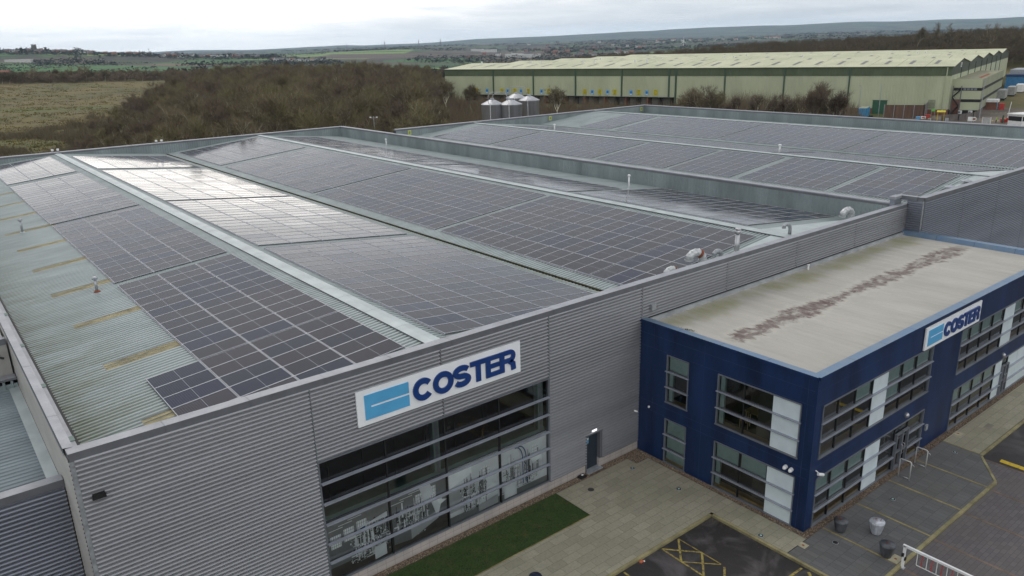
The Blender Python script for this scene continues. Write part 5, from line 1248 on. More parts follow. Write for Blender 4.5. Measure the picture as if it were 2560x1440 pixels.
for z0, z1, a in ((5.5, 6.35, .6), (2.1, 2.95, 2.9)):
    mb = MB(FA); mb.box((a, 0, z0), (PR, .06, z1), M_BLACK)
    if z0 > 5:
        for k in range(4): mb.box((3.2+k*.95, .06, z0+.1), (3.95+k*.95, .07, z1-.1), M_FRAME)
    wb(mb, 'strip_window', an)
    mb = MB(FB); mb.box((0, 0, z0), (A1_-A0, .06, z1), M_BLACK); wb(mb, 'strip_window', an)
mb = MB(FB); mb.box((0, 0, -1.2), (A1_-A0, .05, -.3), M_BLACK); mb.box((0, 0, ZB), (A1_-A0, .1, -1.2), M_BRICKR); wb(mb, 'ground_floor_strip', an)
mb = MB(FA); mb.box((.3, .02, ZB), (2.9, .05, 2.9), M_BRICKR); mb.box((.0, .0, ZB), (8, .04, -.3), M_BLACK); wb(mb, 'brick_panel', an)
for k, u in enumerate((2.6, 5.4)):
    mb = MB(FA); mb.box((u, .3, -1.4+k*0), (u+1.1, .9, -.4), M_WHITE); mb.tube([Vector((u+.4, .9, -.9)), Vector((u+.4, .93, -.9))], .34, M_FRAME, 12); wb(mb, 'cooling_unit', an)
# external stair
t = thing('fire_stair', 'dark steel fire stair in the corner between warehouse and office block', 'stairs', tuple(P3(-1.5, 1.5, ZB)))
mb = MB()
for k, (z0, z1) in enumerate(((ZB, 1.0), (1.0, 3.6), (3.6, 5.8))):
    a, b = (P3(-.6, 3.0, z0), P3(-2.6, 3.0, z1)) if k % 2 == 0 else (P3(-2.6, 2.4, z0), P3(-.6, 2.4, z1)); mb.tube([a, b], .2, M_BLACK, 6); mb.tube([a+Vector((0, 0, 1)), b+Vector((0, 0, 1))], .05, M_FASC, 5)
wb(mb, 'flights', t)
mb = MB()
for u in (-.6, -2.8):
    for s_ in (2.2, 3.4): mb.tube([P3(u, s_, ZB), P3(u, s_, 7)], .07, M_FASC, 6)
wb(mb, 'posts', t)

# ------------------------------------------------------------------ silos
M_SILO = mat('silo_steel', (.42, .42, .44), .42, .3, .12, 1.2, (1, 1, .15))
def silo(lb, px, yy, r=1.95, zt=13.5):
    d = raydir(px); k = (yy-CY)/d.y; x = CX+d.x*k
    t = thing('silo', lb, 'silo', (x, yy, -.3), 0, 'steel silos behind the farther hall')
    mb = MB(); mb.lathe((0, 0, 0), [(r, 1.2), (r, zt-1.05), (r*1.02, zt-1.03), (r*1.02, zt-.9)], M_SILO, 32)
    for z in (3.6, 6.0, 8.4): mb.lathe((0, 0, z), [(r+.02, 0), (r+.02, .06)], M_GALV, 32)
    mb.build('drum', t, True)
    mb = MB(); mb.lathe((0, 0, 0), [(r*1.04, zt-.9), (r*.25, zt-.15)], M_SILO, 32); mb.lathe((0, 0, 0), [(.36, zt-.2), (.36, zt+.12), (.1, zt+.14)], M_GALV, 14); mb.build('cone_top', t)
    for k in range(4): mb = MB(); a = k*math.pi/2+.5; mb.box((r*.8*math.cos(a)-.1, r*.8*math.sin(a)-.1, 0), (r*.8*math.cos(a)+.1, r*.8*math.sin(a)+.1, 1.25), M_GALV); mb.build('leg', t)
    mb = MB(); mb.tube([(-r*.75, -r*.7, 1.5), (-r*.75, -r*.7, zt-.6)], .05, M_WHITE, 6); mb.build('ladder_rail', t)
    return x, yy
s1 = silo('left silo of the steel cluster', 1245, 86.5); s2 = silo('front middle silo, the widest looking of the cluster', 1288, 84.5, 2.05, 13.4); s3 = silo('right silo of the steel cluster', 1331, 88.5); s4 = silo('silo half hidden behind the front middle one', 1301, 92.5, 1.95, 13.8)
def fillpipe(lb, a, b, zt):
    t = thing('filling_pipe', lb, 'pipe', (a[0], a[1], 0), 0, 'white filling pipes over the silos')
    A = Vector((a[0], a[1], 0)); B = Vector((b[0], b[1], 0)); d = (B-A); n_ = d.length; d.normalize(); P = [A+Vector((0, 0, 11.6))]
    for k in range(7): q = R(k*15); P.append(A+d*(.9*(1-math.cos(q)))+Vector((0, 0, zt-.9+.9*math.sin(q))))
    for k in range(7): q = R(90-k*15); P.append(B-d*(.9*(1-math.cos(q)))+Vector((0, 0, zt-.9+.9*math.sin(q))))
    P.append(B+Vector((0, 0, 11.6))); mb = MB(); mb.tube(P, .05, M_GALV, 10); wb(mb, 'pipe', t, True)
fillpipe('white pipe arching from the left silo to the front middle silo', (s1[0]-1.3, s1[1]-.6), (s2[0]-.7, s2[1]), 14.4); fillpipe('second white pipe arch just inside the left one', (s1[0]-.6, s1[1]-.8), (s2[0]-.2, s2[1]+.8), 14.2)
fillpipe('white pipe arching from the hidden silo to the right silo', (s4[0]-1.8, s4[1]), (s3[0]-.5, s3[1]), 14.7)

# ------------------------------------------------------------------ masts and small lights behind the parapets
def twin_flood(lb, x, y, zt):
    t = thing('floodlight_mast', lb, 'floodlight', (x, y, -.3))
    mb = MB(); mb.tube([(0, 0, 0), (0, 0, zt+.3)], [.10, .06], M_GALV, 10); mb.build('pole', t)
    ax = Vector((RIGHT.x, RIGHT.y, 0)).normalized(); mb = MB(); mb.tube([-ax*.55+Vector((0, 0, zt)), ax*.55+Vector((0, 0, zt))], .04, M_GALV, 8); mb.build('crossbar', t)
    for q in (-.6, .6):
        mb = MB(); c_ = ax*q+Vector((0, 0, zt+.12)); mb.box((c_.x-.13, c_.y-.10, c_.z-.09), (c_.x+.13, c_.y+.10, c_.z+.09), M_WHITE); mb.build('lamp_head', t)
twin_flood('twin floodlight mast rising behind the near hall back corner', 68.9, 104.5, 10.25)
for lb, px in (('left of a pair of tiny lights over the back parapet, at the far left', 201), ('right of a pair of tiny lights over the back parapet, at the far left', 214), ('left of a pair of tiny lights over the back parapet, near the middle of it', 450), ('right of a pair of tiny lights over the back parapet, near the middle of it', 463)):
    d = raydir(px); k = (D1+.25-CY)/d.y; x = CX+d.x*k; t = thing('parapet_light', lb, 'light', (x, D1+.25, 9.7), 0, 'small lights on the back parapet')
    mb = MB(); mb.tube([(0, 0, 0), (0, 0, .42)], .03, M_GALV, 6); mb.build('stem', t); mb = MB(); mb.box((-.15, -.08, .40), (.15, .10, .66), M_WHITE); mb.build('lamp_head', t)

# ------------------------------------------------------------------ warehouse yard
ZY = -1.66
M_YARD = mat('yard_surface', (.17, .135, .10), .9, 0, .25, .12, fine=.3)
yp = [gp(2150, 300, ZY), gp(2330, 330, ZY), gp(2700, 330, ZY), gp(2900, 215, ZY), gp(2600, 190, ZY), gp(2505, 205, ZY), gp(2470, 240, ZY), gp(2400, 285, ZY)]
sheet('yard', [(p_.x, p_.y) for p_ in yp], ZY+.03, M_YARD)
mb = MB()
for k in range(9):
    a = gp(2455+k*13, 302, ZY); mb.box((a.x-.7, a.y-.12, ZY+.032), (a.x+.7, a.y+.12, ZY+.036), M_DYEL)
    a = gp(2480+k*11, 283-k*.3, ZY); mb.box((a.x-.7, a.y-.12, ZY+.032), (a.x+.7, a.y+.12, ZY+.036), mat('faded_paint', (.42, .38, .22), .8))
tag(mb.build('yard_markings'), kind='structure')
AW = math.atan2(WV.y, WV.x)
def yard_thing(name, lb, cat, px, py, rz=0.0, grp=None):
    p_ = gp(px, py, ZY); return thing(name, lb, cat, (p_.x, p_.y, ZY+.04), rz, grp)
def lamp_post(lb, px, py, h, ang=0.0, n_=1):
    t = yard_thing('street_lamp', lb, 'street lamp', px, py, ang, 'tall lamp posts by the warehouse')
    mb = MB(); mb.tube([(0, 0, 0), (0, 0, h)], [.13, .07], M_GALV, 8); mb.build('pole', t)
    for q in range(n_):
        s_ = 1 if q == 0 else -1
        mb = MB(); mb.tube([(0, 0, h-.1), (s_*.9, 0, h+.15)], .05, M_GALV, 6); mb.build('arm', t)
        mb = MB(); mb.box((s_*.8-.35, -.14, h+.12), (s_*.8+.35, .14, h+.22), M_GALV); mb.build('lamp_head', t)
lamp_post('tall twin-headed lamp post in front of the strip-windowed office block', 2447, 303, 11.2, 0, 2)
lamp_post('slim lamp post standing behind the blue container', 2145, 290, 9.0, 1.0); lamp_post('slim lamp post in front of the dark green loading door', 2195, 292, 9.3, .6)
lamp_post('lamp post among bare trees left of the pale warehouse', 1088, 248, 8.0, .8)
M_CB = mat('container_blue', (.05, .27, .50), .5, 0, .12, .8)
t = yard_thing('shipping_container', 'bright blue shipping container left of the dark green door', 'container', 2158, 291, R(20))
mb = MB(); mb.corr(0, 2.7, -3.6, 3.6, .5, .06, lambda u, v, h: (v, -1.22-h, u), M_CB, 'trap'); mb.box((-3.6, -1.2, .1), (3.6, 1.2, 2.7), M_CB); mb.build('body', t)
mb = MB(); mb.box((-3.55, -1.2, 2.70), (3.55, 1.2, 2.74), mat('container_top', (.34, .36, .26), .8)); mb.build('roof', t)
mb = MB(); mb.box((-3.68, -1.15, .15), (-3.6, -.02, 2.6), M_CB); mb.box((-3.68, .02, .15), (-3.6, 1.15, 2.6), M_CB)
for y in (-.8, -.3, .3, .8): mb.tube([(-3.72, y, .2), (-3.72, y, 2.55)], .03, M_GALV, 6)
mb.build('doors', t)
M_TIMB = mat('brown_timber', (.16, .095, .065), .85, 0, .2, .8, (2, 2, .2))
def fence(lb, pts, h, post=M_GALV, m=M_TIMB, z=ZY, nm='timber_fence'):
    t = thing(nm, lb, 'fence', (pts[0].x, pts[0].y, z)); 
    for a, b in zip(pts, pts[1:]):
        d = (b-a); Ln = d.length; d.normalize(); ang = math.atan2(d.y, d.x); n = max(1, round(Ln/2.8))
        for k in range(n+1):
            mb = MB(); q = a+d*(Ln*k/n); mb.box((q.x-.08, q.y-.08, z), (q.x+.08, q.y+.08, z+h+.1), post); wb(mb, 'post', t)
        mb = MB(frame((a.x, a.y, 0), d, (-d.y, d.x, 0))); mb.corr(z+.1, z+h, 0, Ln, .25, .03, lambda u, v, h_: (v, h_, u), m, 'trap'); wb(mb, 'boarding', t)
fence('tall brown timber fence enclosing a bay beside the dark green door', [gp(2208, 296, ZY), gp(2307, 297, ZY), gp(2322, 282, ZY)], 4.0)
M_GRT = mat('grey_boards', (.19, .165, .15), .85, 0, .2, .5)
fence('curved grey board fence in front of the strip-windowed office block', [gp(2352, 304, ZY), gp(2395, 302, ZY), gp(2432, 298, ZY), gp(2455, 286, ZY)], 1.9, M_GRT, M_GRT)
t = yard_thing('shelter', 'small yellow framed shelter beside the brown timber fence', 'shelter', 2350, 303, .4)
mb = MB()
for a in (-1.1, 1.1):
    for b in (-.8, .8): mb.box((a-.08, b-.08, 0), (a+.08, b+.08, 2.6), M_YEL)
mb.build('frame', t); mb = MB(); mb.prism([(-1.3, 2.55), (1.3, 2.75), (1.3, 2.9), (-1.3, 2.7)], -1.1, 1.1, M_DYEL, 1); mb.build('roof', t)
def bin_(lb, px, py, w_, h_, m, name='storage_bin', cat='bin'):
    t = yard_thing(name, lb, cat, px, py, .5); mb = MB(); mb.prism([(-w_/2*.9, 0), (w_/2*.9, 0), (w_/2, h_), (-w_/2, h_)], -w_/2.4, w_/2.4, m, 1); mb.build('body', t)
    mb = MB(); mb.box((-w_/2, -w_/2.2, h_), (w_/2, w_/2.2, h_+.08), m); mb.build('lid', t)
bin_('bright blue bin below the brown timber fence', 2294, 302, 1.3, 1.1, M_DBLU); bin_('red bin behind the lime-green notice', 2318, 296, 1.6, 1.0, M_RED); bin_('red skip on the yard road far right', 2502, 274, 1.8, 1.9, M_RED, 'skip', 'skip')
bin_('red crate near the gatehouse', 2507, 306, 1.5, .8, M_RED, 'crate', 'crate')
def board(lb, px, py, w_, z0, h_, m, m2=None, disc=False, cat='sign'):
    t = yard_thing('notice_board', lb, cat, px, py, R(-52)+0); mb = MB()
    for a in (-w_*.4, w_*.4): mb.box((a-.04, -.04, 0), (a+.04, .04, z0+.1), M_GALV)
    mb.build('posts', t); mb = MB()
    if disc: mb.tube([(0, -.03, z0+h_/2), (0, .03, z0+h_/2)], h_/2, m, 18)
    else: mb.box((-w_/2, -.04, z0), (w_/2, .04, z0+h_), m)
    if m2: mb.box((-w_*.3, -.06, z0+h_*.3), (w_*.3, -.04, z0+h_*.7), m2)
    mb.build('board', t)
board('red and white notice board beside the blue bin', 2307, 303, 1.3, .6, .8, M_WHITE, M_RED); board('lime-green notice on the brick base of the warehouse', 2331, 292, 1.1, 1.6, .6, mat('lime', (.12, .55, .08), .5))
board('square white board left of the round sign by the gatehouse', 2424, 306, 1.15, .3, 1.2, M_WHITE); board('round white sign by the gatehouse', 2434, 306, 1.2, .3, 1.2, M_WHITE, M_RUST, True); board('small white plate on low post under the timber fence', 2323, 304, .8, .4, .5, M_WHITE)
board('small grey sign plate on the grey board fence', 2366, 306, .9, .4, .8, M_GALV)
fence('white mesh panels near the hi-vis worker', [gp(2455, 309, ZY), gp(2475, 310, ZY)], 1.7, M_WHITE, mat('mesh_white', (.5, .5, .48), .7), nm='mesh_fence')
# gatehouse
t = yard_thing('gatehouse', 'white flat-roofed gatehouse with dark windows at the right edge', 'gatehouse', 2562, 312, R(-18))
mb = MB(); mb.box((-4, -2, 0), (4.5, 2, 1.2), M_WHITE); mb.box((-4, -2, 2.4), (4.5, 2, 2.8), M_WHITE); mb.build('walls', t); mb = MB(); mb.box((-3.95, -1.95, 1.2), (4.45, 1.95, 2.4), M_BLACK); mb.build('window_band', t); mb = MB(); mb.box((-4.3, -2.3, 2.8), (4.8, 2.3, 3.1), M_WHITE); mb.build('roof', t)
mb = MB()
for a in (-4, -1.2, 1.6, 4.4): mb.box((a-.06, -2.02, 1.2), (a+.06, -1.9, 2.4), M_WHITE)
mb.build('window_posts', t)
t = yard_thing('raised_barrier', 'raised white barrier pole by the gatehouse', 'barrier', 2517, 305, 0)
mb = MB(); mb.box((-.2, -.2, 0), (.2, .2, 1.1), M_RED); mb.build('cabinet', t); mb = MB(); mb.tube([(0, 0, 1), (.75, -.1, 5.4)], .07, M_WHITE, 8); mb.build('arm', t)
t = yard_thing('gate_pillar', 'dark narrow card reader pillar beside the raised barrier', 'pillar', 2506, 308, 0); mb = MB(); mb.box((-.25, -.2, 0), (.25, .2, 1.8), M_DOWN); mb.box((-.18, -.15, 1.8), (.18, .15, 2.1), M_DOWN); mb.build('casing', t); mb = MB(); mb.box((-.15, -.22, 1.2), (.15, -.2, 1.6), M_YEL); mb.build('reader', t)
# person in hi-vis
def person(lb, loc, rz, coat, leg):
    J = [((0, 0, .95), .13), ((0, 0, 1.2), .15), ((0, 0, 1.42), .14), ((0, 0, 1.53), .06), ((0, .01, 1.66), .10), ((0, .01, 1.76), .075),
         ((-.2, 0, 1.40), .06), ((-.27, .02, 1.12), .048), ((-.24, .14, .90), .04), ((.2, 0, 1.40), .06), ((.27, .02, 1.12), .048), ((.24, .14, .90), .04),
         ((-.1, 0, .88), .095), ((-.12, .03, .48), .065), ((-.12, -.03, .08), .05), ((-.12, .10, .04), .045), ((.1, 0, .88), .095), ((.12, .12, .48), .065), ((.12, .16, .08), .05), ((.12, .29, .04), .045)]
    E = [(0, 1), (1, 2), (2, 3), (3, 4), (4, 5), (2, 6), (6, 7), (7, 8), (2, 9), (9, 10), (10, 11), (0, 12), (12, 13), (13, 14), (14, 15), (0, 16), (16, 17), (17, 18), (18, 19)]
    me = bpy.data.meshes.new('person'); me.from_pydata([j[0] for j in J], E, []); o = bpy.data.objects.new('person', me); COL.objects.link(o)
    o.location = loc; o.rotation_euler = (0, 0, rz); m_ = o.modifiers.new('skin', 'SKIN')
    for v_, j in zip(me.skin_vertices[0].data, J): v_.radius = (j[1], j[1]); 
    me.skin_vertices[0].data[0].use_root = True
    o.modifiers.new('sub', 'SUBSURF').levels = 1; o.modifiers['sub'].render_levels = 1
    s = MT('work_clothes'); z_ = s.xyz(s.pos(obj=True))[2]
    c = s.mix(s.math('GREATER_THAN', z_, .90), (.02, .022, .03), (.35, .62, .03)); c = s.mix(s.math('GREATER_THAN', z_, 1.50), c, (.45, .28, .2)); c = s.mix(s.math('GREATER_THAN', z_, 1.70), c, (.05, .03, .02)); s.set('Base Color', c); me.materials.append(s.m)
    return tag(o, lb, 'person')
p_ = gp(2490, 308, ZY); person('person in a bright yellow-green hi-vis jacket walking by the gatehouse', (p_.x, p_.y, ZY+.04), .6, None, None)
# porch, trailers, blue building
t = thing('porch', 'small white flat-roofed brick porch on the long side of the strip-windowed office block', 'porch', tuple(P3(-PR-1.5, 26, ZY))); t.rotation_euler = (0, 0, math.atan2(WE.y, WE.x))
mb = MB(); mb.box((-2.2, -1.5, 0), (2.2, 1.4, 2.4), M_BRICKR); mb.build('walls', t); mb = MB(); mb.box((-2.6, -1.9, 2.4), (2.6, 1.45, 3.2), M_WHITE); mb.build('roof', t); mb = MB(); mb.box((-1.0, -1.56, 0), (1.0, -1.5, 2.2), M_DBLU); mb.build('door', t)
def trailer(lb, px, py, m, Ln=9.5, ang=R(15)):
    p_ = gp(px, py, ZY); t = thing('lorry_trailer', lb, 'trailer', (p_.x, p_.y, ZY+.04), ang, 'parked lorry trailers')
    mb = MB(); mb.box((-Ln/2, -1.25, 1.1), (Ln/2, 1.25, 4.0), m); mb.build('box_body', t); mb = MB(); mb.box((-Ln/2, -1.0, .8), (Ln/2, 1.0, 1.1), M_BLACK); mb.build('chassis', t)
    for a in (-Ln*.35, -Ln*.2, Ln*.38):
        for b in (-1, 1): mb = MB(); mb.tube([(a, b*.85, .5), (a, b*1.15, .5)], .5, M_BLACK, 16); mb.build('wheel', t)
M_TG = mat('trailer_grey', (.34, .34, .33), .6)
trailer('grey lorry trailer parked end-on beyond the porch, nearer the office block', 2503, 252, M_TG); trailer('grey lorry trailer farther out, beside the white lorry', 2527, 243, M_TG, 10); trailer('white lorry parked at the right beyond the grey trailers', 2548, 236, M_WHITE, 7)
t = thing('blue_shed', 'long blue building with a pale flat roof behind the parked trailers', 'building', tuple(gp(2552, 222, ZY))); t.rotation_euler = (0, 0, R(12))
mb = MB(); mb.box((-17, -4, 0), (17, 4, 6.0), mat('shed_blue', (.045, .20, .42), .5)); mb.build('walls', t); mb = MB(); mb.box((-17.3, -4.3, 6.0), (17.3, 4.3, 6.8), mat('shed_navy', (.02, .05, .14), .5)); mb.build('fascia', t); mb = MB(); mb.box((-12, -3.0, 6.8), (8, 3.6, 8.6), M_GALV); mb.build('roof_plant', t)
# ------------------------------------------------------------------ bare winter trees
def bark(name, a, b, rnd=.25):
    s = MT(name); oi = s.n('ShaderNodeObjectInfo'); x = s.xyz(s.pos(obj=True))
    c = s.mix(s.rng(oi.outputs['Random'], .15, .85), a, b)
    c = s.mix(s.rng(s.noise(s.pos(), .35, 3), .4, .7, 0, .45), c, tuple(v*.55 for v in a))
    hs = s.n('ShaderNodeHueSaturation'); s.l(c, hs.inputs['Color'])
    wn = s.n('ShaderNodeTexWhiteNoise', noise_dimensions='1D'); s.l(oi.outputs['Random'], wn.inputs['W']); s.l(s.rng(wn.outputs[0], 0, 1, 1-rnd, 1+rnd), hs.inputs['Value'])
    s.set('Base Color', hs.outputs[0]); s.set('Roughness', .9); s.set('Specular IOR Level', .2); return s.m
M_TRUNK = bark('trunk_bark', (.52, .49, .36), (.42, .38, .28)); M_TWIG = bark('twigs', (.19, .155, .095), (.145, .115, .075))
M_TWIGO = bark('twigs_olive', (.215, .185, .095), (.165, .14, .078)); M_TWIGP = bark('twigs_purple', (.155, .115, .085), (.165, .125, .088)); M_BIRCH = mat('birch_bark', (.50, .46, .42), .8, 0, .2, 2)
def np_mesh(name, V, T, m):
    me = bpy.data.meshes.new(name); V = np.asarray(V, np.float32); T = np.asarray(T, np.int32)
    me.vertices.add(len(V)); me.vertices.foreach_set('co', V.ravel()); me.loops.add(T.size); me.loops.foreach_set('vertex_index', T.ravel())
    me.polygons.add(len(T)); k = T.shape[1]; me.polygons.foreach_set('loop_start', np.arange(0, T.size, k, dtype=np.int32)); me.polygons.foreach_set('loop_total', np.full(len(T), k, np.int32))
    me.materials.append(m); me.update(calc_edges=True); return me
def grow_tree(seed, H, form='wood', twigs=2600, tw=.05):
    """returns limbs [(a, b, ra, rb)] and twig segments for a bare tree about H metres tall"""
    rg = random.Random(seed); limbs = []; tips = []
    def go(p, d, Ln, r, lv):
        nseg = 3; q = p.copy(); 
        for i in range(nseg):
            up = {'wood': .10, 'oak': .03, 'birch': .12, 'bush': .06}[form]
            d = (d+Vector((rg.gauss(0, .11), rg.gauss(0, .11), up*(1 if lv else .5)))).normalized(); e = q+d*Ln/nseg; r2 = r*(.86 if lv else .9)
            limbs.append((q.copy(), e.copy(), r, r2)); 
            if lv >= 1 or i == 2: 
                nb = 1 if lv >= 1 else 0
                for _ in range(nb):
                    if lv < 4 and rg.random() < .75: side(e, d, Ln*.62*rg.uniform(.7, 1.15), r2*.6, lv+1)
            if lv >= 2: tips.append((e.copy(), d.copy(), lv))
            q = e; r = r2
        if lv < 4:
            for _ in range(2 if lv else 3): side(q, d, Ln*.72*rg.uniform(.75, 1.1), r*.72, lv+1)
        else: tips.append((q.copy(), d.copy(), 5))
    def side(p, d, Ln, r, lv):
        sp = {'wood': .55, 'oak': .85, 'birch': .45, 'bush': .8}[form]
        o_ = Vector((rg.gauss(0, 1), rg.gauss(0, 1), rg.gauss(0, .5))); o_ = (o_-d*o_.dot(d)).normalized()
        nd_ = (d+o_*sp*rg.uniform(.6, 1.3)).normalized()
        if nd_.z < -.1: nd_.z = .05; nd_.normalize()
        go(p, nd_, Ln, max(r, .018), lv)
    if form == 'bush':
        for _ in range(5): go(Vector((rg.gauss(0, .3), rg.gauss(0, .3), 0)), Vector((rg.gauss(0, .5), rg.gauss(0, .5), 1)).normalized(), H*.30, .06, 1)
    else: go(Vector((0, 0, 0)), Vector((rg.gauss(0, .06), rg.gauss(0, .06), 1)), H*{'wood': .33, 'oak': .24, 'birch': .40}[form], H*.016+.03, 0)
    top = max(e.z for _, e, _, _ in limbs); k = H/(top+.5)
    k2 = k
    limbs = [(a*k2, b*k2, ra, rb) for a, b, ra, rb in limbs]; tips = [(a*k2, d, lv) for a, d, lv in tips]
    tv = []; 
    for i in range(twigs):
        p, d, lv = tips[rg.randrange(len(tips))]; dd = (d+Vector((rg.gauss(0, .55), rg.gauss(0, .55), rg.gauss(.12, .45)))).normalized(); Ln = rg.uniform(.5, 1.4)*H/11
        o_ = Vector((rg.gauss(0, 1), rg.gauss(0, 1), rg.gauss(0, 1))); o_ = (o_-dd*o_.dot(dd)).normalized()*tw*rg.uniform(.5, 1.1)
        p = p+Vector((rg.gauss(0, .12), rg.gauss(0, .12), rg.gauss(0, .12))); e = p+dd*Ln; tv += [tuple(p-o_*.5), tuple(p+o_*.5), tuple(e)]
        if rg.random() < .5:
            m_ = p+dd*Ln*.5; d3 = (dd+o_.normalized()*rg.choice((-.8, .8))).normalized(); tv += [tuple(m_-o_*.35), tuple(m_+o_*.35), tuple(m_+d3*Ln*.5)]
    return limbs, tv
def limb_mesh(name, limbs, m, n=5, minr=0.0):
    V = []; T = []
    for a, b, ra, rb in limbs:
        if ra < minr: continue
        d = (b-a).normalized(); o_ = d.orthogonal().normalized(); q = d.cross(o_); k = len(V)
        for c_, r in ((a, ra), (b, rb)): V += [tuple(c_+(o_*math.cos(6.2832*i/n)+q*math.sin(6.2832*i/n))*r) for i in range(n)]
        T += [(k+i, k+(i+1) % n, k+n+(i+1) % n, k+n+i) for i in range(n)]
    return np_mesh(name, V, T, m)
PROTO = {}
def proto(key, seed, H, form, tw=.06, n=2600, mt=None, ml=None):
    limbs, tv = grow_tree(seed, H, form, n, tw)
    PROTO.setdefault(key, []).append((limb_mesh('trunk', limbs, ml or M_TRUNK), np_mesh('crown', tv, np.arange(len(tv)).reshape(-1, 3), mt or M_TWIG), H, limbs, tv))
for i in range(4): proto('wood', 40+i, 12, 'wood', .055, 2700, M_TWIG)
for i in range(3): proto('wood', 60+i, 12, 'wood', .055, 2700, M_TWIGO)
for i in range(3): proto('oak', 80+i, 12, 'oak', .07, 3600, M_TWIG)
for i in range(3): proto('birch', 90+i, 10, 'birch', .06, 2600, M_TWIGP)
proto('pale', 97, 9, 'birch', .05, 1500, M_TWIGP, M_BIRCH); proto('pale', 98, 9, 'birch', .05, 1500, M_TWIGP, M_BIRCH)
for i in range(3): proto('bush', 70+i, 5, 'bush', .07, 2200, M_TWIGP if i == 1 else M_TWIG)
rt = random.Random(77)
def tree(x, y, key, H, label, grp, name='bare_tree', cat='tree', i=None, wide=1.0):
    pr = PROTO[key]; tm, cm, h0, _, _ = pr[rt.randrange(len(pr)) if i is None else i]; s_ = H/h0
    t = thing(name, label, cat, (x, y, height(x, y)-.2), rt.uniform(0, 6.28), grp); t.scale = (s_*wide, s_*wide, s_)
    a = bpy.data.objects.new('trunk', tm); COL.objects.link(a); a.parent = t
    b = bpy.data.objects.new('crown', cm); COL.objects.link(b); b.parent = t
    return t
# woodland behind the halls: nearest trees one by one, the mass behind as one
ORD = 'first second third fourth fifth sixth seventh eighth ninth tenth eleventh twelfth thirteenth fourteenth fifteenth sixteenth seventeenth eighteenth nineteenth twentieth'.split()
ORD += ['twenty-'+o_ for o_ in ORD[:9]]+['thirtieth']
def hpx(px): return float(np.interp(px, [60, 230, 330, 450, 600, 800, 1000, 1060, 1110], [3, 4.6, 7, 10.5, 12.2, 12.8, 13, 12, 8]))
def farlim(px): return float(np.interp(px, [60, 230, 320, 450, 600, 1110], [175, 235, 300, 430, 500, 480]))
def px_of(x, y):
    v = Vector((x, y, 0))-Vector((CX, CY, CZ)); z_ = v.dot(FWD); return 1280+FOC*v.dot(RIGHT)/z_ if z_ > 1 else -1e9
WC = Vector((252.6, 78.9)); 
def behind_wh(x, y, m_=8):
    p_ = Vector((x, y))-WC; n_ = Vector((.94943, .31399)); v_ = Vector((-.31399, .94943)); return p_.dot(n_) > -m_ and -6 < p_.dot(v_) < 215
cand = []
g_ = 4.7; y = 101
while y < 520:
    x = -190
    while x < 330:
        xx, yy = x+rt.uniform(-2, 2), y+rt.uniform(-2, 2); x += g_; px = px_of(xx, yy); d = math.hypot(xx-CX, yy-CY)
        if not (60 < px < 1108) or d > farlim(px)*rt.uniform(.9, 1.05) or behind_wh(xx, yy): continue
        if xx < W1+2 and yy < D1+5: continue
        if yy < 100: continue
        cand.append((d, xx, yy, px))
    y += g_
cand.sort()
LB = 'bare brown tree standing in the dense woodland behind the halls'; cnt = 0; mass = []
for d, x, y, px in cand:
    H = hpx(px)*rt.uniform(.72, 1.15)*(1+.22*mnoise.noise((x/28, y/28, 6.6)))
    big = H > 5.5
    if cnt < 230 and big and rt.random() < .6: tree(x, y, 'wood', H, LB, 'bare trees of the woodland behind the halls', wide=.92); cnt += 1
    else: mass.append((x, y, H, px))
def bake(name, items, keys, m_list, kp=.33, label=None, wide=1.3):
    for mi_, m_ in enumerate(m_list):
        VV = []; 
        for q, (x, y, H, *_) in enumerate(items):
            if q % len(m_list) != mi_: continue
            pr = PROTO[keys[q % len(keys)]]; _, _, h0, limbs, tv = pr[q % len(pr)]; s_ = H/h0
            A = np.array(tv, np.float32).reshape(-1, 3, 3); k = max(60, int(len(A)*kp)); idx = np.random.RandomState(q).choice(len(A), min(k, len(A)), False); A = A[idx]
            c_ = A[:, :1]; A = c_+(A-c_)*np.array([1.0+.6*(1-kp)]*3); a = q*1.7; ca, sa = math.cos(a), math.sin(a)
            lb = np.array([[tuple(l[0]), tuple(l[1]), (l[1].x+.1, l[1].y, l[1].z)] for l in limbs if l[2] > .05][:70], np.float32); A = np.concatenate([A, lb])
            X_ = (A[..., 0]*ca-A[..., 1]*sa)*s_*wide+x; Y_ = (A[..., 0]*sa+A[..., 1]*ca)*s_*wide+y; Z_ = A[..., 2]*s_+height(x, y)-.3
            VV.append(np.stack([X_, Y_, Z_], -1).reshape(-1, 3))
        if not VV: continue
        V = np.concatenate(VV); o = bpy.data.objects.new(name, np_mesh(name, V, np.arange(len(V)).reshape(-1, 3), m_)); COL.objects.link(o); tag(o, label, kind='stuff')
np.random.seed(1)
bake('woodland', mass, ['wood'], [M_TWIG, M_TWIGO, M_TWIGP], .42, wide=.98)
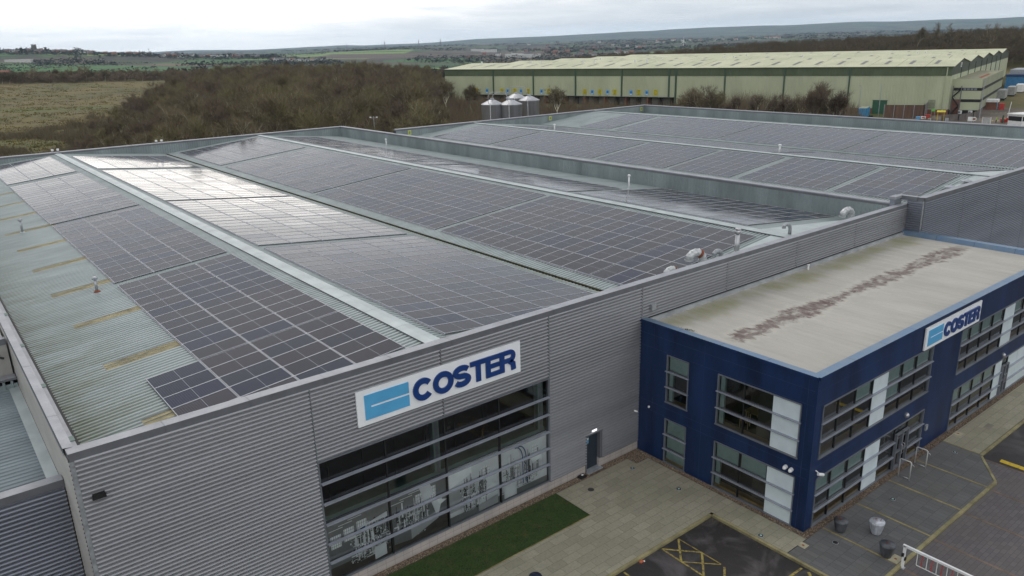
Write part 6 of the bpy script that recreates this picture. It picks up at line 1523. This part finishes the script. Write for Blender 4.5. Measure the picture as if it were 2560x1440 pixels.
# undergrowth: thin upright stems over the woodland floor, scrub at its edge and around the warehouse
def scrub(name, pts, m, n_each=46, h=(.8, 2.2), wd=.07, spread=1.8):
    rr = np.random.RandomState(len(pts)); V = []
    for x, y, k in pts:
        z = height(x, y)-.1; n = int(n_each); px_ = x+rr.normal(0, spread*.5, n); py_ = y+rr.normal(0, spread*.5, n); hh = rr.uniform(h[0], h[1], n)*k; a = rr.uniform(0, 6.28, n)
        fall = 1-np.minimum(.75, ((px_-x)**2+(py_-y)**2)/(spread*1.3)**2); hh = hh*fall; dx, dy = np.cos(a)*wd/2, np.sin(a)*wd/2; lx_, ly_ = rr.normal(0, .45, n)*hh*.6, rr.normal(0, .45, n)*hh*.6; b0 = rr.uniform(0, .35, n)*hh
        V.append(np.stack([np.stack([px_-dx, py_-dy, z+b0], -1), np.stack([px_+dx, py_+dy, z+b0], -1), np.stack([px_+lx_, py_+ly_, z+b0+hh], -1)], 1).reshape(-1, 3))
    V = np.concatenate(V); o = bpy.data.objects.new(name, np_mesh(name, V, np.arange(len(V)).reshape(-1, 3), m)); COL.objects.link(o); tag(o, kind='stuff')
pts = [(x+rt.uniform(-2, 2), y+rt.uniform(-2, 2), rt.uniform(.7, 1.5)) for d, x, y, px in cand]
scrub('undergrowth', pts, M_TWIG, 46, (1.0, 3.0), .08, 2.8)
pts = []
for k in range(2600):
    px = rt.uniform(-60, 470); t_ = rt.random(); d0 = 172; d = d0+(float(np.interp(px, [-60, 100, 240, 330, 470], [265, 262, 300, 340, 440]))-d0)*t_
    x, y = pd(px, d)
    if mnoise.noise((x/18, y/18, 2.2)) < -.22+.50*max(0, t_-.25): continue
    pts.append((x, y, rt.uniform(.5, 1.3)*(1.1+.9*(px > 200))))
scrub('bramble_scrub', pts, M_TWIG, 70, (.6, 1.7), .10, 2.6)
pts = []
for k in range(320):
    px = rt.uniform(-40, 430); d = rt.uniform(185, 560); x, y = pd(px, d)
    if d > farlim(px)*.95 and mnoise.noise((x/30, y/30, 9.2)) > .28: pts.append((x, y, rt.uniform(.3, .8)))
if pts: scrub('bramble_patches', pts, M_TWIGP, 60, (.6, 1.3), .12, 3.2)
rr = np.random.RandomState(8); V = []
for k in range(2600):
    px = rt.uniform(-60, 480); d = 172*math.exp(rt.random()*1.22); x, y = pd(px, d)
    if d > farlim(px)*1.0 and px > 200 and d < farlim(px): continue
    z = height(x, y)-.05; n = 9; q = rr.normal(0, .9, (n, 2)); hh = rr.uniform(.15, .5, n); a = rr.uniform(0, 6.28, n); w_ = .22
    bx, by = x+q[:, 0], y+q[:, 1]; V.append(np.stack([np.stack([bx-np.cos(a)*w_, by-np.sin(a)*w_, np.full(n, z)], -1), np.stack([bx+np.cos(a)*w_, by+np.sin(a)*w_, np.full(n, z)], -1), np.stack([bx+rr.normal(0, .3, n), by+rr.normal(0, .3, n), z+hh], -1)], 1).reshape(-1, 3))
V = np.concatenate(V); o = bpy.data.objects.new('rough_grass', np_mesh('rough_grass', V, np.arange(len(V)).reshape(-1, 3), mat('straw_grass', (.150, .112, .024), .95, 0, .3, .03, col2=(.068, .070, .012), fine=.2))); COL.objects.link(o); tag(o, kind='stuff')
# belt between the halls and the pale warehouse
pts = []
for k in range(2600):
    px = rt.uniform(1115, 2330); dmin = 165 if px < 1560 else 178; x, y = pd(px, rt.uniform(dmin, 330))
    if behind_wh(x, y, 7): continue
    p_ = Vector((x, y))-WC; dist_ = -p_.dot(Vector((.94943, .31399)))
    if dist_ < 26 and px > 1180 and px < 1690: continue
    k_ = float(np.interp(px, [1115, 1250, 1420, 1700, 1760, 2090, 2150, 2330], [2.8, 2.6, 2.6, 2.3, 3.7, 3.5, 1.5, 1.1])); 
    if px > 2130 and dist_ < 30: continue
    pts.append((x, y, k_*rt.uniform(.7, 1.1)))
scrub('hedge_scrub', pts[::2], M_TWIG, 90, (1.0, 2.3), .09, 3.0); scrub('hedge_scrub', pts[1::2], M_TWIGP, 80, (1.0, 2.2), .09, 3.0)
def T2(px, d, key, H, lb, i=None, wide=1.0, grp=None, name='bare_tree'): x, y = pd(px, d); return tree(x, y, key, H, lb, grp, name=name, i=i, wide=wide)
for px, d, H, lb in ((1133, 262, 13.4, 'dark spreading bare tree at the left end of the pale warehouse'), (1196, 255, 11.6, 'thin bare tree in front of the leftmost blue dock sign'), (1252, 250, 8.6, 'low bare tree just left of the silos pipes'),
                     (1405, 232, 11.6, 'round twiggy bare tree standing alone before the warehouse docks')): T2(px, d, 'oak', H, lb, wide=.95)
for k, (px, d, H) in enumerate(((1720, 206, 8.0), (1745, 203, 10.6), (1778, 205, 11.2), (1800, 210, 9.6), (1838, 200, 9.2), (1862, 206, 9.0), (1893, 201, 9.2), (1925, 205, 9.6), (1952, 203, 8.2), (1985, 204, 9.8), (2018, 206, 11.8), (2040, 202, 10.8), (2068, 207, 9.2), (2096, 204, 10.2), (2118, 208, 8.6))):
    T2(px, d, 'oak' if k in (1, 2) else ('birch' if k % 3 else 'wood'), H*1.2, 'dark twiggy tree before the pale warehouse, %s from the left in its row' % ORD[k] if k not in (1, 2) else ('pale broad bare tree at the left end of the row before the warehouse' if k == 1 else 'taller broad bare tree second in the row before the warehouse'), grp='row of bare trees before the warehouse')
for px, d, lb in ((1806, 186, 'white-stemmed birch low in front of the dark tree row, left one'), (1942, 186, 'white-stemmed birch low in front of the dark tree row, right one')): T2(px, d, 'pale', 5.6, lb, grp='white birches')
x, y = pd(2172, 238)
# field edge trees and trees beyond the field
for k in range(30):
    px = -40+k*18.5+rt.uniform(-6, 6); H = rt.uniform(5.5, 9)*(1.3 if 110 < px < 330 and k % 3 else 1); x, y = pd(px, rt.uniform(600, 640)); tree(x, y, 'oak', H, 'bare tree in the hedge along the rough field far edge, %s from the left' % ORD[k], 'hedge trees beyond the rough field', wide=1.2)
it = []
for k in range(900):
    px = rt.uniform(-80, 700); d = rt.uniform(600, 690) if k % 3 else rt.uniform(620, 900); x, y = pd(px, d); it.append((x, y, rt.uniform(3.5, 8.5), px))
bake('hedge_woodland', it, ['oak', 'bush'], [M_TWIG, M_TWIGP], .30, wide=1.5)
# wooded rise on the right, behind the warehouse
M_HILL = bark('hill_twigs', (.105, .078, .052), (.085, .060, .045)); M_HILL2 = bark('hill_twigs_olive', (.12, .10, .055), (.09, .07, .045))
it = []
for k in range(5200):
    px = rt.uniform(1180, 2720); lo = float(np.interp(px, [1180, 1450, 1700, 2000, 2400, 2720], [560, 540, 480, 470, 520, 480])); d = lo+(rt.random()**1.3)*(290 if px > 1450 else 160); x, y = pd(px, d)
    if behind_wh(x, y, -15) and (Vector((x, y))-WC).dot(Vector((.94943, .31399))) < 235: continue
    it.append((x, y, rt.uniform(6.5, 12.5), px))
WH_ = it
bake('hill_woodland', it, ['oak', 'wood'], [M_HILL, M_HILL2], .12, wide=1.2)
for px, d, H, lb in ((2268, 560, 20, 'domed bare tree on the right skyline, left one of two close together'), (2318, 565, 21.5, 'domed bare tree on the right skyline, right one of two close together'), (2446, 560, 19.5, 'bare tree on the right skyline standing alone before the corner clump'), (2536, 540, 21, 'tall bare tree on the skyline at the right edge'), (2498, 545, 14, 'smaller bare tree on the skyline near the right edge')): T2(px, d, 'oak', H, lb, wide=.62)
# one dark conifer beside the left end of the warehouse
mb = MB(); rg = random.Random(6)
def conifer(px, d, H, lb):
    x, y = pd(px, d); t = thing('conifer', lb, 'tree', (x, y, height(x, y)-.2), 0, 'dark evergreens by the warehouse end'); mb = MB(); mb.tube([(0, 0, 0), (0, 0, H)], [.22, .04], M_TRUNK, 6); mb.build('trunk', t); V = []
    for k in range(1500):
        h = rg.random()**.8; r = (1-h)*H*.28+.3; a = rg.uniform(0, 6.28); q = rg.uniform(.4, 1)*r; c_ = Vector((q*math.cos(a), q*math.sin(a), .8+h*(H-.8))); s_ = rg.uniform(.2, .45); V += [tuple(c_+Vector((rg.uniform(-s_, s_), rg.uniform(-s_, s_), rg.uniform(-s_, s_)*.6))) for _ in range(3)]
    o = bpy.data.objects.new('crown', np_mesh('crown', V, np.arange(len(V)).reshape(-1, 3), mat('needles', (.022, .045, .015), .9, 0, .4, 1.2))); COL.objects.link(o); o.parent = t
conifer(1052, 330, 11, 'broad dark evergreen left of the warehouse end'); conifer(1078, 335, 10, 'dark evergreen nearest the warehouse end'); conifer(2172, 222, 4.5, 'small dark evergreen behind the blue container'); conifer(1040, 322, 9, 'smaller dark evergreen left of the broad one')

# ------------------------------------------------------------------ distant trees, villages and sheds
rr = np.random.RandomState(5); V = []; VB = []
def clump(L_, x, y, h, w_, n=11):
    z = height(x, y); c_ = rr.normal(0, 1, (n, 1, 3))*np.array([w_*.33, w_*.33, h*.2])+np.array([x, y, z+h*.5]); L_.append((c_+rr.uniform(-1, 1, (n, 3, 3))*np.array([w_*.3, w_*.3, h*.3])).reshape(-1, 3))
for k in range(330):                                  # hedgerows
    px = rt.uniform(-150, 2700); d = 690*math.exp(rt.random()*2.0); x, y = pd(px, d); a = rt.choice((.3, 1.87))+rt.gauss(0, .15); n = int(rt.uniform(60, 220)/9)
    for j in range(n): clump(V, x+math.cos(a)*j*9, y+math.sin(a)*j*9, rt.uniform(3, 6.5), 9, 7)
for k in range(15000):                                 # woods
    px = rt.uniform(-150, 2700); d = 720*math.exp(rt.random()*2.2); x, y = pd(px, d)
    thr = .12 if d < 2200 else .06
    if px > 1380: thr -= .25
    if 700 < px <= 1380 and d < 1500: thr -= .1
    if px < 720: thr += .12 if d > 1500 else .3
    if (1300 < d < 1850 and px < 420): continue
    if mnoise.noise((x/310, y/310, 4.4)) > thr: clump(V, x, y, rt.uniform(6, 11), 12+d/400, 9)
for k in range(1500):                                   # village trees on the left skyline
    px = rt.uniform(-120, 730); x, y = pd(px, rt.uniform(2250, 2750)); clump(V, x, y, rt.uniform(5, 11)*(1.3 if mnoise.noise((px/40, 1, 1)) > .1 else .8), 15, 9)
V = np.concatenate(V); o = bpy.data.objects.new('distant_trees', np_mesh('distant_trees', V, np.arange(len(V)).reshape(-1, 3), mat('distant_foliage', (.030, .027, .019), .95, 0, .3, .02, col2=(.028, .032, .020)))); COL.objects.link(o); tag(o, kind='stuff')
M_HW = mat('render_wall', (.62, .60, .56), .8); M_HB = mat('brick_wall', (.26, .15, .11), .85); M_HR = mat('slate_roof', (.12, .11, .115), .7); M_HT = mat('tile_roof', (.25, .10, .07), .8)
def hmesh(nm, wall, roof, Ln=11, w_=7, h=5.2, rh=2.6):
    a = MB(); a.box((-Ln/2, -w_/2, -3), (Ln/2, w_/2, h), wall); a.prism([(-w_/2, h), (w_/2, h), (0, h+rh-.15)], -Ln/2, Ln/2, wall, 0)
    b = MB(); b.quad((-Ln/2-.3, -w_/2-.4, h-.15), (Ln/2+.3, -w_/2-.4, h-.15), (Ln/2+.3, 0, h+rh), (-Ln/2-.3, 0, h+rh), roof); b.quad((Ln/2+.3, w_/2+.4, h-.15), (-Ln/2-.3, w_/2+.4, h-.15), (-Ln/2-.3, 0, h+rh), (Ln/2+.3, 0, h+rh), roof)
    b.box((Ln*.3, -.5, h+rh*.6), (Ln*.3+.9, .5, h+rh+1.2), M_HB); return a.mesh('wall'), b.mesh('roof')
HM = {'w': hmesh('w', M_HW, M_HR), 'b': hmesh('b', M_HB, M_HT), 'g': hmesh('g', M_HW, M_HT), 's': hmesh('s', M_HB, M_HR)}
def house(px, d, k, lb, grp, sc=1.0, rz=None):
    x, y = pd(px, d); t = thing('house', lb, 'house', (x, y, height(x, y)), rt.uniform(-.5, .5)+R(-AZF)*1 if rz is None else rz, grp); t.scale = (sc, sc, sc)
    for nm, me in zip(('wall', 'roof'), HM[k]): o = bpy.data.objects.new(nm, me); COL.objects.link(o); o.parent = t
for k in range(11): house(722+k*11.6+rt.uniform(-2, 2), 2120, 'w' if k % 4 else 'g', 'white house in the row across the valley, %s from the left' % ORD[k], 'row of white houses across the valley', 1.05)
for k in range(70):
    px = rt.uniform(-30, 700); house(px, rt.uniform(2330, 2520), rt.choice('wwssb'), 'tiny house in the village along the left skyline', 'village houses on the left skyline', rt.uniform(1.0, 1.3))
for k in range(12): house(rt.uniform(-20, 82), rt.uniform(1080, 1180), 'b', 'red-roofed house in the estate beyond the hedge at the far left', 'red-roofed estate at the far left', 1.0)
for k in range(48): house(rt.uniform(1185, 1640), 2100*math.exp(rt.random()*.8), rt.choice('wssb'), 'tiny house in the valley town above the warehouse roof', 'valley town houses', rt.uniform(1.0, 1.5))
for k in range(24): house(rt.uniform(1640, 1960), rt.uniform(4200, 5200), rt.choice('wg'), 'tiny house on the distant hillside left of the wooded rise', 'houses on the distant hillside', 1.4)
house(322, 890, 'w', 'lone white house among dark trees beyond the rough field', None, 1.0); house(1072, 372, 'b', 'brick house half hidden by trees beside the warehouse end', None, .8)
house(1047, 385, 's', 'dark-roofed house left of the brick one by the warehouse end', None, .8)
def shed(px, d, Ln, w_, h, lb, m=None):
    x, y = pd(px, d); t = thing('industrial_shed', lb, 'shed', (x, y, height(x, y)), R(-AZF)+rt.uniform(-.2, .2), 'white sheds in the valley'); a = MB(); a.box((-Ln/2, -w_/2, -4), (Ln/2, w_/2, h), m or M_HW); a.build('walls', t); b = MB(); b.box((-Ln/2-.5, -w_/2-.5, h), (Ln/2+.5, w_/2+.5, h+.8), M_WHITE); b.build('roof', t)
shed(1212, 3450, 50, 30, 9, 'leftmost white shed in the valley, above the warehouse roof'); shed(1240, 3300, 62, 30, 10, 'wide white shed second from the left in the valley'); shed(1300, 2250, 48, 30, 8, 'white shed low in the valley, left of the long one'); shed(1335, 2200, 62, 26, 8, 'long white shed nearest above the warehouse roof'); shed(118, 2000, 52, 12, 5, 'long low pale shed in the fields below the left skyline')
shed(590, 2380, 30, 20, 7, 'pale shed in the village right of the church'); shed(410, 2420, 30, 20, 9, 'pale block by the mast on the left skyline')
x, y = pd(160, 2480); t = thing('church', 'square church tower rising from the left skyline trees', 'church', (x, y, height(x, y)-2), .3)
a = MB(); a.box((-4.5, -4.5, 0), (4.5, 4.5, 21), mat('old_stone', (.14, .13, .12), .9)); a.build('tower', t); a = MB(); a.box((6, -6, 0), (22, 6, 9), MATS['old_stone'].m if hasattr(MATS['old_stone'], 'm') else M_HR); a.prism([(-6.5, 9), (6.5, 9), (0, 12)], 6, 22, M_HR, 0); a.build('nave', t)
for q in (-3.7, 3.7):
    for r_ in (-3.7, 3.7): a = MB(); a.box((q-.8, r_-.8, 21), (q+.8, r_+.8, 23.5), M_HR); a.build('pinnacle', t)
x, y = pd(431, 2500); t = thing('mast', 'slim mast on the left skyline', 'mast', (x, y, height(x, y))); a = MB(); a.tube([(0, 0, 0), (0, 0, 20)], [.7, .4], M_HR, 6); a.build('pole', t); a = MB(); a.box((-.7, -.7, 18), (.7, .7, 20.5), M_HR); a.build('head', t)
def pylon(px, d, h, lb):
    x, y = pd(px, d); t = thing('pylon', lb, 'pylon', (x, y, height(x, y)), .4, 'faint pylons on the skyline'); a = MB(); w_ = h*.10; m = M_HR
    for sx in (-1, 1):
        for sy in (-1, 1): a.tube([(sx*w_, sy*w_, 0), (sx*w_*.25, sy*w_*.25, h*.62), (0, 0, h)], .45, m, 4)
    a.build('legs', t); a = MB()
    for f, e_ in ((.62, .17), (.76, .21), (.9, .14)): a.tube([(-h*e_, 0, h*f), (h*e_, 0, h*f)], .4, m, 4)
    a.build('arms', t)
for px, lb in ((902, 'faint pylon leftmost on the skyline'), (992, 'faint pylon second from the left on the skyline'), (1073, 'faint pylon third on the skyline, left of the warehouse'), (1125, 'faint pylon just above the warehouse left end')): pylon(px, 4600, 42, lb)
# wind turbine
x, y = pd(1704, 2700); d = raydir(1704, 104); k = 2700/math.hypot(d.x, d.y); hz_ = CZ+d.z*k; z0 = height(x, y)
t = thing('wind_turbine', 'small white three-bladed wind turbine above the warehouse roof', 'wind turbine', (x, y, z0), R(-AZF)+.35)
a = MB(); a.tube([(0, 0, 0), (0, 0, hz_-z0)], [1.1, .6], M_WHITE, 10); a.build('tower', t); a = MB(); a.box((-.8, -1.6, hz_-z0-.7), (.8, 1.6, hz_-z0+.7), M_WHITE); a.build('nacelle', t)
for q in range(3):
    g2_ = R(90+q*120); a = MB(); Ln = 13.5; c_, s_ = math.cos(g2_), math.sin(g2_); zz = hz_-z0; o_ = (-s_, c_)
    a.add([(c_*r_+o_[0]*w2, yy_, zz+s_*r_+o_[1]*w2) for r_, wv in ((.5, .5), (3, .95), (Ln, .2)) for w2, yy_ in ((-wv, -1.9), (wv, -1.9), (wv, -2.2), (-wv, -2.2))], [(0, 1, 5, 4), (1, 2, 6, 5), (2, 3, 7, 6), (3, 0, 4, 7), (4, 5, 9, 8), (5, 6, 10, 9), (6, 7, 11, 10), (7, 4, 8, 11), (8, 9, 10, 11), (3, 2, 1, 0)], M_WHITE); a.build('blade', t)

# ------------------------------------------------------------------ haze
hb = MB(); q = 13400; hb.box((CX-q, CY-q, -140), (CX+q, CY+q, 330), M_WHITE); me = hb.mesh('haze'); me.materials.clear()
hm = bpy.data.materials.new('haze'); hm.use_nodes = True; hm.node_tree.nodes.clear(); ho = hm.node_tree.nodes.new('ShaderNodeOutputMaterial'); hv = hm.node_tree.nodes.new('ShaderNodeVolumePrincipled')
hv.inputs['Color'].default_value = (.58, .78, 1.0, 1); hv.inputs['Density'].default_value = 5e-5; hv.inputs['Anisotropy'].default_value = .2
hm.node_tree.links.new(hv.outputs[0], ho.inputs['Volume']); me.materials.append(hm)
o = bpy.data.objects.new('haze', me); COL.objects.link(o); tag(o, kind='stuff')
